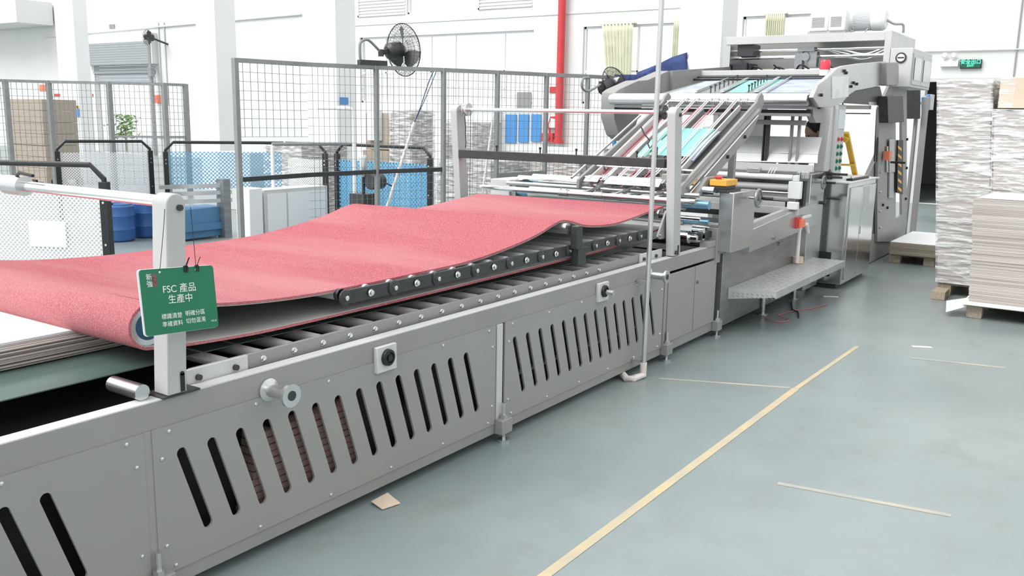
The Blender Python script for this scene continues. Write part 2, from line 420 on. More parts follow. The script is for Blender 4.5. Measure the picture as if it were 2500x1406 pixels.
# handle posts and bearing plates
for x in (2.09, 5.20):
    h = MB().lathe([(.042, 0), (.042, .008), (.024, .016), (.024, .10), (.042, .112), (.042, .125)], (x, YF-.001, .622), (0, -1, 0), 28).build('bobbin_knob', 'alu', cv)
    MB().cyl((x, YF-.126, .622), (x, YF-.128, .622), .018, 20).build('knob_core', 'graphite', h)
for x, bolt in ((2.70, 0), (4.56, 1)):
    p = MB().box(x-.06, x+.06, YF-.022, YF-.001, .555, .665).build('bearing_plate', 'paint_light', cv, bevel=.003)
    MB().lathe([(.036, 0), (.034, .014), (.024, .016), (.024, .01), (.014, .012), (.014, .02)], (x, YF-.022, .615), (0, -1, 0), 24).build('bearing', 'black', p)
    if bolt: MB().cyl((x, YF-.03, .61), (x, YF-.085, .61), .016, 6).build('shaft_end', 'steel', p)
# lower roller bed: pale rail with bolts, rollers every 0.148 m
r = MB().box(1.83, 5.52, 2.55, 2.565, .686, .742).build('roller_rail', 'paint', cv, bevel=.002)
MB().box(1.80, 2.06, 2.535, 2.549, .683, .745).build('joint_plate', 'paint_light', r, bevel=.002)
MB().box(5.20, 5.52, 2.535, 2.549, .683, .748).build('joint_plate', 'paint_light', r, bevel=.002)
b0 = MB().lathe([(.012, 0), (.012, .002), (.0088, .002), (.0088, .010), (.006, .011)], (2.141, 2.55, .713), (0, -1, 0), 12).build('bolt', 'chrome', r)
rl0 = MB().cyl((2.141, 2.567, .722), (2.141, 4.12, .722), .022, 20).build('roller', 'roller', cv)
for i in range(1, 22):
    c = rl0.copy(); COL.objects.link(c); c.location.x += i*.149
    if i < 18: c = b0.copy(); COL.objects.link(c); c.location.x += i*.149
c = rl0.copy(); COL.objects.link(c); c.location.x -= .15
for x in (1.847, 2.002, 5.24, 5.42):
    MB().cyl((x, 2.535, .713), (x, 2.522, .713), .011, 8).build('bolt', 'graphite', r)
MB().box(1.83, 5.52, 4.13, 4.145, .686, .742).build('roller_rail', 'paint', cv)
# upper roller bed: dark links with bolts
XA = 2.60
r = MB().bar((XA-.005, 2.594, .862), (5.40, 2.594, .852), .014, .058).build('roller_rail', 'graphite', cv, bevel=.002)
pts = [(XA, .863)]
for i in range(10):
    x = XA+i*.297
    MB().lathe([(.033, 0), (.033, .006), (.029, .008)], (x, 2.587, .863-.0035*(x-XA)), (0, -1, 0), 24).build('link_boss', 'graphite', r)
b1 = MB().lathe([(.016, 0), (.016, .002), (.0105, .002), (.0105, .012), (.007, .013)], (XA, 2.582, .863), (0, -1, 0), 12).build('bolt', 'chrome', r)
rl = MB().cyl((XA, 2.604, .872), (XA, 4.10, .872), .024, 20).build('roller', 'roller', cv)
MB().cyl((XA, 2.604, .872), (XA, 2.625, .872), .026, 20).build('roller_collar', 'graphite', rl)
for i in range(1, 19):
    x = i*.1485
    c = rl.copy(); COL.objects.link(c); c.location.x += x; c.location.z -= .0035*x
    c = b1.copy(); COL.objects.link(c); c.location.x += x; c.location.z -= .0035*x
MB().bar((XA, 4.11, .862), (5.40, 4.11, .852), .014, .058).build('roller_rail', 'graphite', cv)
# red felt belt: loop profile in x / z
def smooth_path(P, n):
    out = []
    for i in range(len(P)-1):
        p0 = P[max(i-1, 0)]; p1 = P[i]; p2 = P[i+1]; p3 = P[min(i+2, len(P)-1)]
        for k in range(n):
            t = k/n
            out.append(tuple(.5*((2*p1[j])+(-p0[j]+p2[j])*t+(2*p0[j]-5*p1[j]+4*p2[j]-p3[j])*t*t+(-p0[j]+3*p1[j]-3*p2[j]+p3[j])*t**3) for j in range(len(p1))))
    out.append(P[-1]); return out
top = [(5.70, 1.018), (5.58, 1.008), (5.42, .994), (5.20, .973), (4.98, .960), (4.78, .966), (4.60, .985), (4.47, 1.015), (4.36, 1.032), (4.26, 1.018), (4.1, .978), (3.86, .941), (3.5, .906), (3.05, .898), (2.65, .896), (2.38, .902), (2.14, .918), (1.95, .940), (1.82, .962), (1.742, .974)]
cxr, czr, rr = 1.735, .896, .079
arc = [(cxr+rr*math.cos(math.radians(a)), czr+rr*math.sin(math.radians(a))) for a in (112, 135, 158, 180, 202, 225, 248, 270)]
bot = [(1.86, .803), (1.98, .795), (2.2, .785), (2.5, .783), (3.0, .783), (3.5, .786), (4.0, .790), (4.5, .796), (4.9, .802), (5.3, .826), (5.7, .86)]
path = smooth_path(top+arc+bot, 5)
th = .013; y0, y1 = 2.62, 4.10
def sag(x, y):  # far edge hangs a little differently
    return 0.0
nY = 30
def belt_sheet(off, ya, yb, jitter=0.0):
    vs = []; fs = []
    for i, p in enumerate(path):
        a = path[max(i-1, 0)]; c = path[min(i+1, len(path)-1)]; t = Vector((c[0]-a[0], c[1]-a[1])).normalized(); n = Vector((t.y, -t.x))
        q = (p[0]+n.x*off, p[1]+n.y*off)
        for j in range(nY+1):
            y = ya+(yb-ya)*j/nY; sk = -.16*(y-2.62)/1.48 if p[0] > 3.2 and p[0] < 5.4 else 0
            wob = 0
            vs.append((q[0]+skew(p[0])*(y-2.62)/1.48, y+wob, q[1]))
    m = nY+1
    for i in range(len(path)-1):
        for j in range(nY): fs.append((i*m+j, i*m+j+1, (i+1)*m+j+1, (i+1)*m+j))
    return vs, fs
def skew(x):  # the belt's far side runs slightly short of its near side
    return -.14*min(1, max(0, (x-2.4)/1.6)) * (1 if x < 5.0 else max(0.9, 1-(x-5.0)*.2))
# the felt layer as a closed slab, and the thin backing inside it
def slab(o1, o2, ya, yb):
    v1, f1 = belt_sheet(o1, ya, yb); v2, f2 = belt_sheet(o2, ya, yb); n = len(v1); m = nY+1; k = len(path)
    side = []
    for i in range(k-1):
        for j in (0, nY): side.append((i*m+j, (i+1)*m+j, n+(i+1)*m+j, n+i*m+j))
    for i in (0, k-1):
        for j in range(nY): side.append((i*m+j, i*m+j+1, n+i*m+j+1, n+i*m+j))
    return MB().add(v1+v2, f1+[tuple(x+n for x in f) for f in f2]+side)
fb = slab(0, -.010, y0, y1).build('felt_belt', 'felt', cv, label='pinkish red felt belt sagging over the rollers')
slab(-.0102, -.0135, y0+.002, y1-.002).build('belt_backing', 'belt_back', fb)
# end roller, lifting roller, far roller
e = MB().cyl((cxr, 2.63, czr), (cxr, 4.09, czr), .0645, 36).build('end_roller', 'alu', cv)
MB().lathe([(.046, 0), (.046, .004), (.036, .006)], (cxr, 2.632, czr), (0, -1, 0), 32).build('roller_cap', 'deep_blue', e)
MB().bar((1.765, 2.622, .9722), (1.70, 4.098, .9722), .004, .0012).build('belt_seam', 'maroon', fb)
l = MB().cyl((4.36, 2.585, .985), (4.36, 4.1, .985), .031, 24).build('lifting_roller', 'alu', cv)
k = MB().box(4.375, 4.435, 2.53, 2.575, .87, 1.0).build('roller_bracket', 'graphite', l, bevel=.003)
MB().box(4.40, 4.49, 2.535, 2.585, .775, .875).box(4.385, 4.50, 2.53, 2.59, .868, .876).box(4.41, 4.52, 2.55, 2.56, .765, .80).build('bracket_foot', 'graphite', k, bevel=.003)
l = MB().cyl((5.60, 2.60, .965), (5.60, 4.1, .965), .033, 24).build('far_roller', 'alu', cv)
MB().cyl((5.60, 2.55, .965), (5.60, 2.60, .965), .022, 16).build('roller_journal', 'graphite', l)
k = MB().prism([(5.44, .835), (5.48, .815), (5.76, .815), (5.76, 1.0), (5.63, 1.01), (5.56, 1.0)], 'y', 2.535, 2.55).build('end_bracket', 'paint', cv, bevel=.003)
for x, z in ((5.47, .845), (5.70, .85), (5.62, .985), (5.67, .985)): MB().cyl((x, 2.535, z), (x, 2.525, z), .010, 8).build('bolt', 'steel_dark', k)
# dark green lower belt
gb = MB(); gp = [(-.5, .742), (1.5, .742), (3, .744), (4.5, .746), (5.3, .752), (5.9, .79), (6.35, .80)]
for i in range(len(gp)-1):
    (xa, za), (xb, zb) = gp[i], gp[i+1]; gb.add([(xa, 2.70, za), (xb, 2.70, zb), (xb, 4.05, zb), (xa, 4.05, za), (xa, 2.70, za-.004), (xb, 2.70, zb-.004), (xb, 4.05, zb-.004), (xa, 4.05, za-.004)], [(0, 1, 2, 3), (7, 6, 5, 4), (0, 4, 5, 1), (2, 6, 7, 3)])
gb.build('lower_belt', 'belt_green', cv, label='dark green flat belt running under the red one')
# roller stub, shaft ends near the far post
MB().cyl((1.615, 2.50, .722), (1.615, 2.66, .722), .026, 24).build('guide_roller', 'alu', cv)
l = MB().cyl((6.02, 2.56, .775), (6.02, 2.70, .775), .045, 24).cyl((6.02, 2.50, .775), (6.02, 2.56, .775), .018, 16).build('drive_pulley', 'chrome', cv)
MB().box(6.14, 6.33, YF-.005, YF+.06, .69, .735).box(6.29, 6.38, YF-.012, YF+.07, .56, .82).build('end_block', 'paint', cv, bevel=.003)
MB().box(6.10, 6.30, 2.50, 2.54, .755, .80).build('shaft_clamp', 'graphite', cv, bevel=.003)
# upright frame with a cross bar at each end of the belt
def post(x, y, z0, z1, w, d, lean, m, name='post'):
    n = 10; prof = [(x-w/2, z0), (x+w/2, z0), (x+w/2+lean, z1-w/2)]
    prof += [(x+lean+w/2*math.cos(math.pi*i/n), z1-w/2+w/2*math.sin(math.pi*i/n)) for i in range(1, n)]+[(x-w/2+lean, z1-w/2)]
    return MB().prism(prof, 'y', y, y+d)
p1 = post(1.715, 2.462, .70, 1.345, .070, .075, .030, 'x').build('end_post', 'post', cv, bevel=.004, label='pale grey round topped post carrying the hanging sign')
MB().cyl((1.755, 2.463, 1.30), (1.755, 2.452, 1.30), .010, 12).build('post_screw', 'graphite', p1)
MB().box(1.727, 1.742, 2.4585, 2.4615, .705, .765).cyl((1.7345, 2.4615, .765), (1.7345, 2.4585, .765), .0075, 12).build('post_slot', 'black', p1)
MB().box(1.66, 1.80, 2.46, 2.56, .694, .70).build('post_shim', 'graphite', p1)
c = MB().cyl((1.735, 2.53, 1.318), (1.735, 4.25, 1.318), .019, 20).build('cross_bar', 'chrome', cv)
MB().cyl((1.735, 3.34, 1.318), (1.735, 3.46, 1.318), .036, 20).cyl((1.735, 3.44, 1.318), (1.735, 3.58, 1.335), .026, 20).build('bar_collar', 'alu', c)
MB().tube([(1.73, 3.38, 1.355), (1.72, 3.34, 1.368), (1.715, 3.24, 1.362)], .006).build('clamp_lever', 'black', c)
MB().box(1.68, 1.78, 4.18, 4.25, .69, 1.34).build('end_post', 'post', cv)
XP = 5.60
p2 = post(XP, 2.462, .70, 1.68, .105, .06, -.085, 'x').build('end_post', 'post', cv, bevel=.004)
MB().cyl((XP-.07, 2.462, 1.63), (XP-.07, 2.452, 1.63), .012, 12).build('post_screw', 'graphite', p2)
MB().cyl((XP-.03, 2.462, .725), (XP-.03, 2.452, .725), .014, 12).box(XP+.0, XP+.018, 2.458, 2.461, .705, .77).build('post_slot', 'graphite', p2)
post(XP, 4.24, .70, 1.68, .10, .06, -.085, 'x').build('end_post', 'post', cv, bevel=.004)
XT = XP-.085
c = MB().cyl((XT, 2.53, 1.645), (XT, 4.24, 1.645), .014, 18).build('cross_bar', 'chrome', cv)
for y in (2.56, 4.16):
    MB().lathe([(.048, 0), (.048, .006), (.036, .010), (.036, .028), (.048, .032), (.048, .038)], (XT, y, 1.645), (0, 1, 0), 28).build('rope_pulley', 'graphite' if y < 3 else 'alu', c)
bm_ = MB().box(XT-.03, XT+.03, 2.535, 4.235, 1.285, 1.345).build('lift_beam', 'graphite', cv, bevel=.003)
for y in (2.75, 3.22, 3.52, 3.9):
    MB().cyl((XT, y, 1.345), (XT, y, 1.375), .005, 8).cyl((XT, y, 1.372), (XT, y, 1.388), .009, 8).build('adjusting_screw', 'black', bm_)
MB().tube([(XT, 4.20, 1.60), (XT, 4.19, 1.50), (XT+.01, 4.2, 1.45), (XT, 4.185, 1.40), (XT, 4.19, 1.36)], .004).tube([(XT, 4.145, 1.63), (XT, 4.145, 1.0)], .0022).build('rope', 'graphite', cv)
MB().tube([(XT, 2.60, 1.62), (XT, 2.62, 1.5), (XT, 2.64, 1.43), (XT, 2.66, 1.41), (XT, 2.675, 1.44), (XT, 2.66, 1.46), (XT-.005, 2.70, 1.50), (XT, 2.73, 1.55)], .005).cyl((XT, 2.61, 1.35), (XT, 2.61, 1.42), .010, 8).build('rope', 'graphite', cv)

# ---------------------------------------------------------------- hanging green sign
zt = 1.108; zb = .908
def sg(u, w): # u 0..1 along, w 0..1 up ; the board leans slightly
    return Vector((1.572, 2.398, .928))+Vector((.264, .0, -.018))*u+Vector((-.005, .010, .203))*w
s = thing('hanging_sign', 'green production sign hanging by strings from the near end post', 'sign', (1.7, 2.4, .91))
pl = []
R_ = .04
for cx_, cw, a0 in ((1-R_, 1-R_*1.3, 0), (R_, 1-R_*1.3, 90), (R_, R_*1.3, 180), (1-R_, R_*1.3, 270)):
    for i in range(6):
        a = math.radians(a0+18*i); pl.append((cx_+R_*math.cos(a), cw+R_*1.3*math.sin(a)))
def sheet(pl, off0, off1, grow=0):
    n = Vector((0, -1, 0)); k = len(pl); v = []
    for off in (off0, off1):
        for u, w in pl:
            u = .5+(u-.5)*(1+grow); w = .5+(w-.5)*(1+grow); v.append(sg(u, w)+n*off)
    return MB().add(v, [tuple(range(k-1, -1, -1)), tuple(range(k, 2*k))]+[(i, (i+1) % k, k+(i+1) % k, k+i) for i in range(k)])
brd = sheet([(u-.015, w) for u, w in pl], -.004, -.0005, .01).build('sign_board', 'white', s)
gf = sheet(pl, -.0004, .0008).build('sign_face', 'green_sign', brd)
ux = (sg(1, .5)-sg(0, .5)).normalized(); uz = (sg(.5, 1)-sg(.5, 0)).normalized()
def st(body, u, w, size, name='sign_text'):
    p = sg(u, w)+Vector((0, -.0016, 0)); return text(body, size, p, ux, uz, 'paper', name, brd, depth=.0003)
st('FSC 產品', .50, .63, .031); st('生產中', .50, .47, .030)
st('標識清楚', .36, .235, .0185); st('準確資料', .36, .115, .0185); st('明確分區', .68, .245, .0185); st('切勿混淆', .68, .125, .0185)
st('新', .115, .85, .021); st('強', .115, .745, .021); st('FSC-R', .935, .10, .008)
q = [(.155, .73), (.215, .73), (.215, .94), (.155, .94)]
sheet(q, .0009, .0012).build('red_seal', 'seal', brd)
MB().tube([sg(.26, .97)+Vector((0, -.003, 0)), Vector((1.695, 2.458, 1.25)), Vector((1.70, 2.456, 1.30))], .0011).tube([sg(.75, .97)+Vector((0, -.003, 0)), Vector((1.792, 2.45, 1.24)), Vector((1.79, 2.452, 1.30))], .0011).build('string', 'black', s)
kn = MB()
for u in (.60, .61, .76):
    p = sg(u, 1.0)+Vector((0, -.004, 0)); kn.tube([p+Vector((-.008, 0, .002)), p+Vector((0, -.004, .006)), p+Vector((.007, 0, -.002)), p+Vector((.004, -.003, -.016)), p+Vector((-.003, 0, -.012)), p], .0022)
    kn.tube([p, p+Vector((.006, -.003, .018)), p+Vector((.012, -.004, .030))], .0013)
kn.build('string_knot', 'black', s)
for u in (.26, .75):
    p = sg(u, .95)+Vector((0, -.0012, 0)); MB().cyl(p, p+Vector((0, -.0006, 0)), .0035, 14).build('eyelet', 'paper', brd)

# ---------------------------------------------------------------- fed sheets lying under the belt at the near end
s = thing('sheet_stack', 'thick stack of white topped sheets lying on the green belt at the left edge', 'paper stack', (1.3, 3.4, .745))
b = MB(); rnd = random.Random(3); nS = 17
def layer(i):
    z = .7475+i*.0054; xe = 1.92-.012*i-rnd.random()*.015; ye = 2.985+rnd.random()*.02; v = []
    for zz in (z, z+.0040):
        for x, lift in ((-.2, .012), (xe-.9, .007), (xe-.45, .002), (xe, 0)): v += [(x, ye, zz+lift*i/nS), (x, 3.98, zz+lift*i/nS)]
    f = []
    for k in range(3): a_ = 2*k; f += [(a_, a_+1, a_+3, a_+2), (8+a_+2, 8+a_+3, 8+a_+1, 8+a_), (a_, a_+2, 8+a_+2, 8+a_), (a_+1, 8+a_+1, 8+a_+3, a_+3)]
    return v, f+[(0, 8, 9, 1), (6, 7, 15, 14)]
for i in range(nS-2): b.add(*layer(i))
b.build('sheets', 'board', s, smooth=False)
b = MB(); b.add(*layer(nS-2)); b.add(*layer(nS-1)); b.build('top_sheets', 'paper', s, smooth=False)
s = MB()
for i in range(12): s.box(2.02+i*.004, 2.58, 2.51+.002*(i % 3), 2.59, .116+i*.028, .116+i*.028+.024)
tag(s.build('board_offcuts', 'cardpink'), 'pinkish board offcuts seen through the slots of the nearest full panel', 'board')

# ---------------------------------------------------------------- pipe in front of the conveyor
s = thing('vertical_pipe', 'thin grey steel pipe standing on the floor in front of the conveyor', 'pipe', (5.0, 2.38, 0))
MB().cyl((5.0, 2.385, .05), (5.14, 2.44, 3.2), .0155, 16).build('pipe', 'steel', s)
MB().tube([(5.0, 2.385, .10), (5.0, 2.385, .02), (4.90, 2.40, .018), (4.86, 2.43, .02), (4.95, 2.52, .03)], .022, 12).build('pipe_elbow', 'rubber_cream', s, label='cream plastic elbow')
MB().box(4.985, 5.025, 2.40, 2.462, .10, .115).box(5.005, 5.045, 2.40, 2.464, .60, .615).build('pipe_clip', 'steel', s)
#PART3
# ---------------------------------------------------------------- laminating section behind the conveyor
def pp(px, y):
    return [(q.x, q.z) for q in (pt(u, v, 'y', y) for u, v in px)]
def px_(px, x):
    return [(q.y, q.z) for q in (pt(u, v, 'x', x) for u, v in px)]
lm = thing('laminating_machine', 'steel laminating machine body of chrome rollers between the red belt and the control cabinet', 'machine', (7.5, 3.4, 0))
b = MB(); b.prism([(6.42, .055), (8.95, .055), (8.95, .80), (6.42, .62)], 'y', 2.45, 2.50); b.build('side_panel', 'steel_dark', lm, bevel=.003)
MB().box(6.42, 8.95, 4.20, 4.26, .055, .95).build('side_panel', 'paint', lm, bevel=.003)
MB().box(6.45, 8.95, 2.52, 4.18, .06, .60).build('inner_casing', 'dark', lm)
# raised upright frame ends with the sloping beam
u1 = MB().box(6.32, 6.78, 2.36, 2.47, .645, 1.085).build('upright_housing', 'steel', lm, bevel=.006)
MB().prism([(6.76, .60), (8.55, .66), (8.55, .885), (6.76, .775)], 'y', 2.37, 2.46).build('sloping_beam', 'steel', lm, bevel=.004)
MB().prism([(6.78, .70), (8.5, .78), (8.5, .87), (6.78, .79)], 'y', 2.462, 2.50).build('beam_ledge', 'paint_light', lm)
for x, z in ((7.3, .66), (7.7, .56)): MB().cyl((x, 2.37 if z > .6 else 2.45, z), (x, 2.355 if z > .6 else 2.435, z), .016, 12).build('side_plug', 'steel_dark', lm)
u2 = MB().box(8.35, 8.80, 2.40, 2.56, .05, 1.135).build('upright_housing', 'steel', lm, bevel=.006)
MB().box(8.30, 8.36, 2.55, 2.68, .55, 1.10).build('bearing_block', 'graphite', u2)
def handwheel(c, n, r, par, grip=True, m='chrome'):
    c = Vector(c); n = Vector(n).normalized(); u = n.orthogonal().normalized(); w = n.cross(u)
    ring = [c+(u*math.cos(2*math.pi*i/28)+w*math.sin(2*math.pi*i/28))*r for i in range(28)]
    b = MB().tube(ring, r*.19, 10, True).cyl(c-n*.008, c+n*.004, r*.78, 24)
    for k in range(3):
        a = 2*math.pi*k/3+.4; b.cyl(c, c+(u*math.cos(a)+w*math.sin(a))*r, r*.09, 8)
    b.lathe([(r*.3, -.02), (r*.28, .015), (r*.12, .02)], c, n, 16).cyl(c-n*.075, c, r*.16, 12)
    hw = b.build('handwheel', m, par)
    if grip:
        p = c+w*(-r*.1)+u*(r*.75*(1 if u.x > 0 else -1)); p = c+Vector((.02, 0, 0))
        MB().cyl(c+Vector((r*.5, 0, 0)), c+Vector((r*.5, 0, 0))+n*.10, .011, 12).build('crank_grip', 'chrome' if m == 'chrome' else 'black', hw)
    return hw
handwheel((6.60, 2.275, 1.035), (0, -1, 0), .062, lm, m='steel_dark')
handwheel((8.50, 2.33, 1.055), (0, -1, 0), .055, lm, m='steel_dark')
for x, z in ((8.60, 1.10), (8.78, 1.12)):
    MB().cyl((x, 2.40, z), (x, 2.33, z), .018, 10).cyl((x, 2.36, z), (x, 2.355, z), .045, 16).cyl((x+.03, 2.34, z), (x+.03, 2.20, z), .011, 10).build('crank', 'graphite', lm)
# end casing at the far side and its black tunnel
MB().box(6.08, 6.42, 4.17, 4.36, .94, 1.095).build('end_casing', 'paint_light', lm, bevel=.006)
MB().box(6.10, 6.42, 4.12, 4.165, .93, 1.09).build('bearing_plate', 'steel_dark', lm)
# rollers: (x, z, r, y0, y1, material)
RL = [('nip_roller', 5.76, 1.052, .019, 2.42, 4.22, 'chrome'), ('coating_roller', 6.14, 1.000, .052, 2.66, 4.00, 'alu'), ('guide_roller', 6.22, 1.100, .028, 2.47, 4.17, 'chrome'),
      ('guide_roller', 6.44, 1.100, .030, 2.47, 4.17, 'chrome'), ('guide_roller', 6.02, 1.075, .016, 2.50, 4.15, 'steel'), ('pressure_roller', 6.14, .880, .030, 2.66, 4.0, 'steel'),
      ('guide_roller', 5.98, .915, .013, 2.47, 4.16, 'chrome'), ('guide_roller', 6.14, .815, .022, 2.50, 4.1, 'chrome'), ('guide_roller', 6.14, .765, .022, 2.50, 4.1, 'steel'),
      ('guide_roller', 6.22, .705, .025, 2.50, 4.1, 'chrome')]
for n_, x, z, r_, a, c_, m in RL:
    o = MB().cyl((x, a, z), (x, c_, z), r_, 28).build(n_, m, lm)
    if n_ in ('coating_roller', 'pressure_roller'):
        MB().cyl((x, 2.47, z), (x, a, z), r_*.62, 20).build('roller_shaft', 'shaft_blue', o); MB().cyl((x, c_, z), (x, 4.16, z), r_*.62, 20).build('roller_shaft', 'shaft_blue', o)
for y in (3.42, 3.13):
    MB().cyl((5.76, y, 1.052), (5.76, y+.075, 1.052), .025, 20).cyl((5.75, y+.01, 1.07), (5.75, y+.01, 1.09), .004).cyl((5.75, y+.06, 1.07), (5.75, y+.06, 1.09), .004).build('pipe_clamp', 'steel', lm)
for y, dx in ((3.30, .2), (3.05, .12), (2.78, .2)):
    a = MB().bar((5.78, y+.02, 1.06), (6.42, y-.02, 1.14), .03, .008).build('doctor_arm', 'steel', lm)
    MB().tube([(6.2, y-.01, 1.14), (6.15, y-.04, 1.08), (6.12, y-.05, 1.04)], .006).cyl((6.3, y, 1.13), (6.3, y, 1.17), .009).tube([(6.3, y, 1.17), (6.3, y+.06, 1.158)], .007).build('clamp_lever', 'black', a)
# drooping sheet under the near roller
a = pt(1668, 520, 'x', 6.16); b_ = pt(1737, 522, 'x', 6.16); c_ = pt(1708, 572, 'x', 6.05); d_ = pt(1660, 572, 'x', 6.05)
b = MB(); b.add([(6.16, 2.60, .86), (6.16, 3.2, .87), (6.05, 3.2, .80), (6.02, 2.56, .745), (6.168, 2.60, .86), (6.168, 3.2, .87), (6.058, 3.2, .80), (6.028, 2.56, .745)], [(0, 1, 2, 3), (7, 6, 5, 4), (0, 4, 5, 1), (1, 5, 6, 2), (2, 6, 7, 3), (3, 7, 4, 0)]); b.build('apron_sheet', 'paint_light', lm)
# rear bank of rollers, guards and covers (between the two uprights)
def zv(v, x=8.2, u=1880): return pt(u, v, 'x', x).z
def yu(u, x=8.2): return pt(u, 430, 'x', x).y
def band(v0, v1, n_, m, u1=1940, x=8.2, d=.03, rnd_=False, bevel=.003):
    z0_, z1_ = zv(v1, x), zv(v0, x)
    if rnd_: return MB().cyl((x, yu(u1, x), (z0_+z1_)/2), (x, 4.15, (z0_+z1_)/2), (z1_-z0_)/2, 28).build(n_, m, lm)
    return MB().box(x, x+d, yu(u1, x), 4.15, z0_, z1_).build(n_, m, lm, bevel=bevel)
band(440, 521, 'back_panel', 'paint_light', 1930, 8.32)
band(399, 416, 'cross_beam', 'paint_light', 1982, 8.25)
band(416, 424, 'cross_beam', 'steel_dark', 1960, 8.22)
band(424, 438, 'guide_roller', 'white', 1936, 8.1, rnd_=True)
band(438, 447, 'cross_beam', 'dark', 1930, 8.24)
band(447, 464, 'press_roller', 'paint_light', 1928, 8.15, rnd_=True)
band(466, 472, 'guide_roller', 'chrome', 1928, 8.05, rnd_=True)
band(472, 480, 'cross_beam', 'paint', 1928, 8.15)
band(478, 490, 'press_roller', 'paint', 1945, 8.0, rnd_=True)
band(491, 503, 'cross_beam', 'paint_light', 1920, 7.95)
band(503, 521, 'cross_beam', 'paint_light', 1955, 7.85)
band(521, 534, 'cross_beam', 'black', 1940, 7.85)
for x, z, r_, m in ((7.1, .72, .02, 'chrome'), (7.3, .69, .022, 'steel'), (7.5, .70, .02, 'chrome'), (7.65, .66, .02, 'steel')):
    MB().cyl((x, 2.58, z), (x, 4.15, z), r_, 24).build('guide_roller', m, lm)
for v0, v1, u0, u1, x in ((440, 482, 1926, 1957, 7.95), (425, 440, 1935, 1948, 7.95), (490, 508, 1926, 1952, 7.8)):
    MB().box(x, x+.06, yu(u1, x), yu(u0, x), zv(v1, x), zv(v0, x)).build('end_guard', 'white', lm, bevel=.006)
for u in (1950, 1960, 1968): q = pt(u, 428, 'x', 8.1); MB().box(8.08, 8.14, q.y-.018, q.y+.01, q.z-.03, q.z+.03).build('clamp_block', 'alu', lm, bevel=.004)
MB().box(8.12, 8.2, yu(1968, 8.15), yu(1957, 8.15), .80, 1.08).build('drive_chain', 'black', lm)
for u, du in ((1875, 8), (1882, 8), (1889, 8)):
    a_ = pt(u, 423, 'x', 8.05); b_2 = pt(u+du, 409, 'x', 8.2); MB().cyl(a_, b_2, .004, 6).build('paper_finger', 'white', lm)
q = pt(1840, 415, 'x', 8.1); MB().box(8.08, 8.16, q.y-.06, q.y+.06, q.z-.02, q.z+.02).build('sensor_block', 'steel', lm, bevel=.004)
MB().tube(smooth_path([tuple(pt(1918, 500, 'y', 2.6)), tuple(pt(1940, 500, 'y', 2.55)), tuple(pt(1962, 510, 'y', 2.50)), tuple(pt(1972, 530, 'y', 2.48))], 5), .014).build('hose', 'graphite', lm)
# clear and steel covers at the back
def covplate(pxl, x0_, x1_, n_, m, t_=.008):
    k = len(pxl)//2; q = [pt(u, v, 'x', x0_ if i < k else x1_) for i, (u, v) in enumerate(pxl)]; n = (q[1]-q[0]).cross(q[-1]-q[0]).normalized()*t_; kk = len(q)
    return MB().add(q+[p+n for p in q], [tuple(range(kk)), tuple(range(2*kk-1, kk-1, -1))]+[(i, kk+i, kk+(i+1) % kk, (i+1) % kk) for i in range(kk)]).build(n_, m, lm, smooth=False)
covplate([(1700, 371), (1997, 378), (2007, 337), (1700, 330)], 8.36, 8.62, 'cover_sheet', 'white')
covplate([(1700, 393), (1996, 399), (1997, 379), (1700, 372)], 8.30, 8.36, 'cover_lip', 'paper')
covplate([(1905, 372), (1930, 373), (1931, 357), (1906, 357)], 8.345, 8.50, 'notice_sheet', 'paper', -.006)
# small things on the machine
s = thing('push_button_box', 'amber push button box with a red mushroom button on the nearest upright', 'button box', (6.4, 2.46, 1.085))
MB().box(6.30, 6.50, 2.42, 2.53, 1.106, 1.130).build('box_base', 'graphite', s, bevel=.003)
MB().box(6.29, 6.51, 2.41, 2.54, 1.130, 1.175).build('box_lid', 'amber', s, bevel=.004)
MB().lathe([(.022, 0), (.022, .008), (.03, .010), (.03, .018), (.018, .024)], (6.36, 2.50, 1.175), (0, 0, 1), 20).build('stop_button', 'red', s)
MB().box(6.28, 6.56, 2.40, 2.52, 1.086, 1.106).build('mounting_plate', 'graphite', s)
s = thing('limit_switch', 'small orange switch on the end of the sloping steel beam', 'switch', (8.0, 2.35, .70))
MB().box(7.86, 7.96, 2.35, 2.37, .685, .78).build('switch_plate', 'red', s)
MB().box(7.90, 8.0, 2.32, 2.35, .69, .76).build('switch_body', 'orange', s, bevel=.003)
s = thing('drain_pipe', 'white plastic pipe with a valve beside the step platform', 'pipe', (8.1, 2.40, .36))
MB().tube([(8.02, 2.375, .36), (8.02, 2.375, .66), (8.06, 2.37, .70), (8.14, 2.35, .70), (8.2, 2.35, .62)], .018, 10).build('pipe', 'rubber_cream', s)
MB().cyl((8.06, 2.37, .69), (8.06, 2.37, .77), .022, 12).box(7.98, 8.2, 2.33, 2.345, .765, .785).build('valve', 'white', s)
s = MB().cyl((8.16, 2.41, .343), (8.16, 2.41, .40), .05, 20); tag(s.build('tape_roll', 'carton_tan'), 'tan roll standing at the back of the step platform', 'roll')
